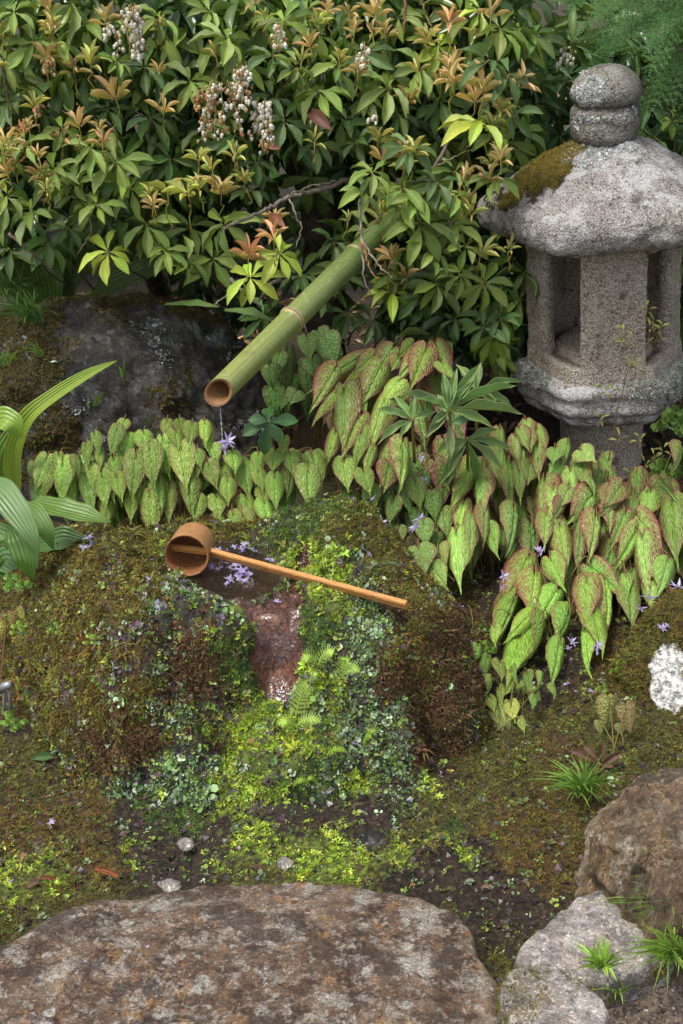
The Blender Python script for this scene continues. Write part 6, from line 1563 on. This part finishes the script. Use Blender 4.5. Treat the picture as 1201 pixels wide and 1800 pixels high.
for (px, py, r, z, lab) in [(808,1068,12,.03,'lavender flower on the dark soil at the right end of the basin'),(790,1045,10,.06,'lavender flower behind the right end of the basin'),(995,1203,8,.01,'fallen lavender flower under the lime green leaves'),(1012,1214,8,.01,'fallen lavender petals on the moss under the lime green leaves'),(1040,1215,9,.01,'curled lavender petals left of the mossy rock'),(580,1392,6,.02,'pale lavender petal on the moss at the foot of the basin'),(90,1445,8,.01,'pale lilac petal on the moss at the lower left'),(260,1664,5,.085,'lilac petal lying on the stepping stone'),(655,1382,6,.01,'faded lavender petal in front of the basin'),(720,1405,6,.01,'brownish lavender petal on the mossy ground'),(775,1358,5,.01,'tiny violet petal on the moss'),(738,1162,5,.15,'small lavender petal on the dark moss of the right shoulder'),(777,1197,5,.10,'white petal on the right shoulder of the basin')]:
    flower(px, py, r, lab, z=z, flatten=.4)

# ================================================================== FALLEN LEAVES, STAKE
def dead_leaf(px, py, z, L, W_, ang_, col, lab, Y=None, up=.5, cat='fallen leaf', me=None):
    P_ = PY(px, py, Y) if Y else PZ(px, py, z)
    d = np.array([math.cos(ang_), math.sin(ang_), rng.uniform(-.1, .25)]); X, Y_, Z = leaf_axes(d, np.array([rng.normal(0, .3), -up, .9]), L, W_)
    o = inst('fallen_leaf', me or ME_P[2], None, P_, X, Y_, Z, (*col, 0)); tag(o, lab, cat)
dead_leaf(36, 1515, .012, .030, .011, 1.4, (.36, .24, .16), 'dry pale brown leaf standing in the soil at the lower left')
dead_leaf(48, 1560, .010, .026, .014, 1.0, (.17, .10, .09), 'dark purple brown leaf beside the yellow moss at the lower left')
dead_leaf(64, 1545, .008, .028, .008, .1, (.22, .08, .04), 'narrow rusty leaf in front of the yellow moss')
dead_leaf(540, 195, 0, .075, .030, -1.1, (.13, .055, .04), 'dead dark brown leaf caught in the flowering shrub', Y=2.98, up=1.2)
dead_leaf(455, 255, 0, .05, .02, -.8, (.24, .11, .06), 'rusty dead leaf hanging below the white flowers', Y=3.0, up=1.2)
dead_leaf(468, 378, 0, .06, .022, -1.0, (.26, .10, .05), 'red brown dead leaf hanging on the grey twig', Y=2.93, up=1.2)
dead_leaf(560, 265, 0, .04, .016, .2, (.32, .12, .07), 'small reddish dead leaf in the shade of the shrub', Y=3.05, up=1.0)
dead_leaf(45, 1228, 0, .026, .024, 1.4, (.27, .16, .11), 'round brown leaf standing left of the basin', Y=2.08, up=1.2, me=ME_H[0])
dead_leaf(845, 1560, .01, .018, .008, .4, (.30, .20, .14), 'small tan leaf on the soil behind the stepping stone')
dead_leaf(1108, 1712, .02, .022, .018, .6, (.22, .14, .12), 'small mauve brown leaf on the soil path beside the pale stone')
dead_leaf(720, 1558, .02, .016, .008, .9, (.42, .24, .11), 'small orange leaf on the edge of the stepping stone')
e = empty('cypress_twig', PZ(185, 1535, .012), 'rusty red fallen cypress twig behind the stepping stone', 'fallen twig')
b = Bag(); p0, p1 = PZ(168, 1528, .014), PZ(208, 1540, .014); add_tube(b, curve(p0, p1, .003, 8), .0012, 4, (.42, .11, .05), False)
for k in range(8):
    q = p0 + (p1 - p0) * (k / 8)
    for s in (-1, 1): add_tube(b, [q, q + np.array([.006, s * .009, .002])], [.0011, .0004], 4, (.42, .12, .05), False)
o = b.obj('twig', M_PETAL, e); o['kind'] = 'stuff'
g = G('dull_metal'); M_METAL = g.out(g.mix(g.noise(40), (.32, .33, .34), (.20, .20, .20)), .45, g.bump(g.noise(200), .0005), .5, Metallic=.6)
e = empty('plant_stake', PY(14, 1275, 2.08) * [1, 1, 0], 'short grey metal plant stake with a rounded cap at the left edge', 'plant stake')
for k, x0 in ((0, 8), (1, 18)):
    b = Bag(); add_tube(b, [S(x0 + 1, 1290, 2.08), S(x0, 1250, 2.07), S(x0 - 1, 1212, 2.06)], .0030, 8); b.obj('rod', M_METAL, e)
b = Bag(); add_tube(b, [S(-2, 1214, 2.06), S(10, 1206, 2.055), S(20, 1203, 2.05)], [.0075, .0085, .0065], 10); b.obj('cap', M_METAL, e)
b = Bag(); add_tube(b, [S(470, 968, 2.2), S(473, 966, 2.2)], .0055, 10); 
# litter of brown leaves on the shaded soil under the shrubs
n = 1500
P_ = np.stack([rng.uniform(-1.3, 1.4, n), rng.uniform(2.85, 4.2, n), np.zeros(n)], -1); P_[:, 2] = ground_h(P_[:, 0], P_[:, 1]) + .006
N_ = rng.normal(0, .3, (n, 3)) + [0, 0, 1]; N_ /= np.linalg.norm(N_, axis=1)[:, None]
M_ = orient(N_) * np.array([.018, .05, .05])[None, None, :] * rng.uniform(.6, 1.2, n)[:, None, None]
V, F, C_, L_ = bake(T5[0], T5[1], T5[2], M_, P_, palette([(.16, .09, .05), (.24, .15, .08), (.10, .06, .04), (.30, .20, .11)], n))
h = mesh_obj('leaf_litter', V, F, M_PIERIS, None, (0, 3.5, 0), C_, L_); tag(h, 'brown fallen leaves covering the shaded soil under the shrubs', 'leaf litter', kind='stuff')
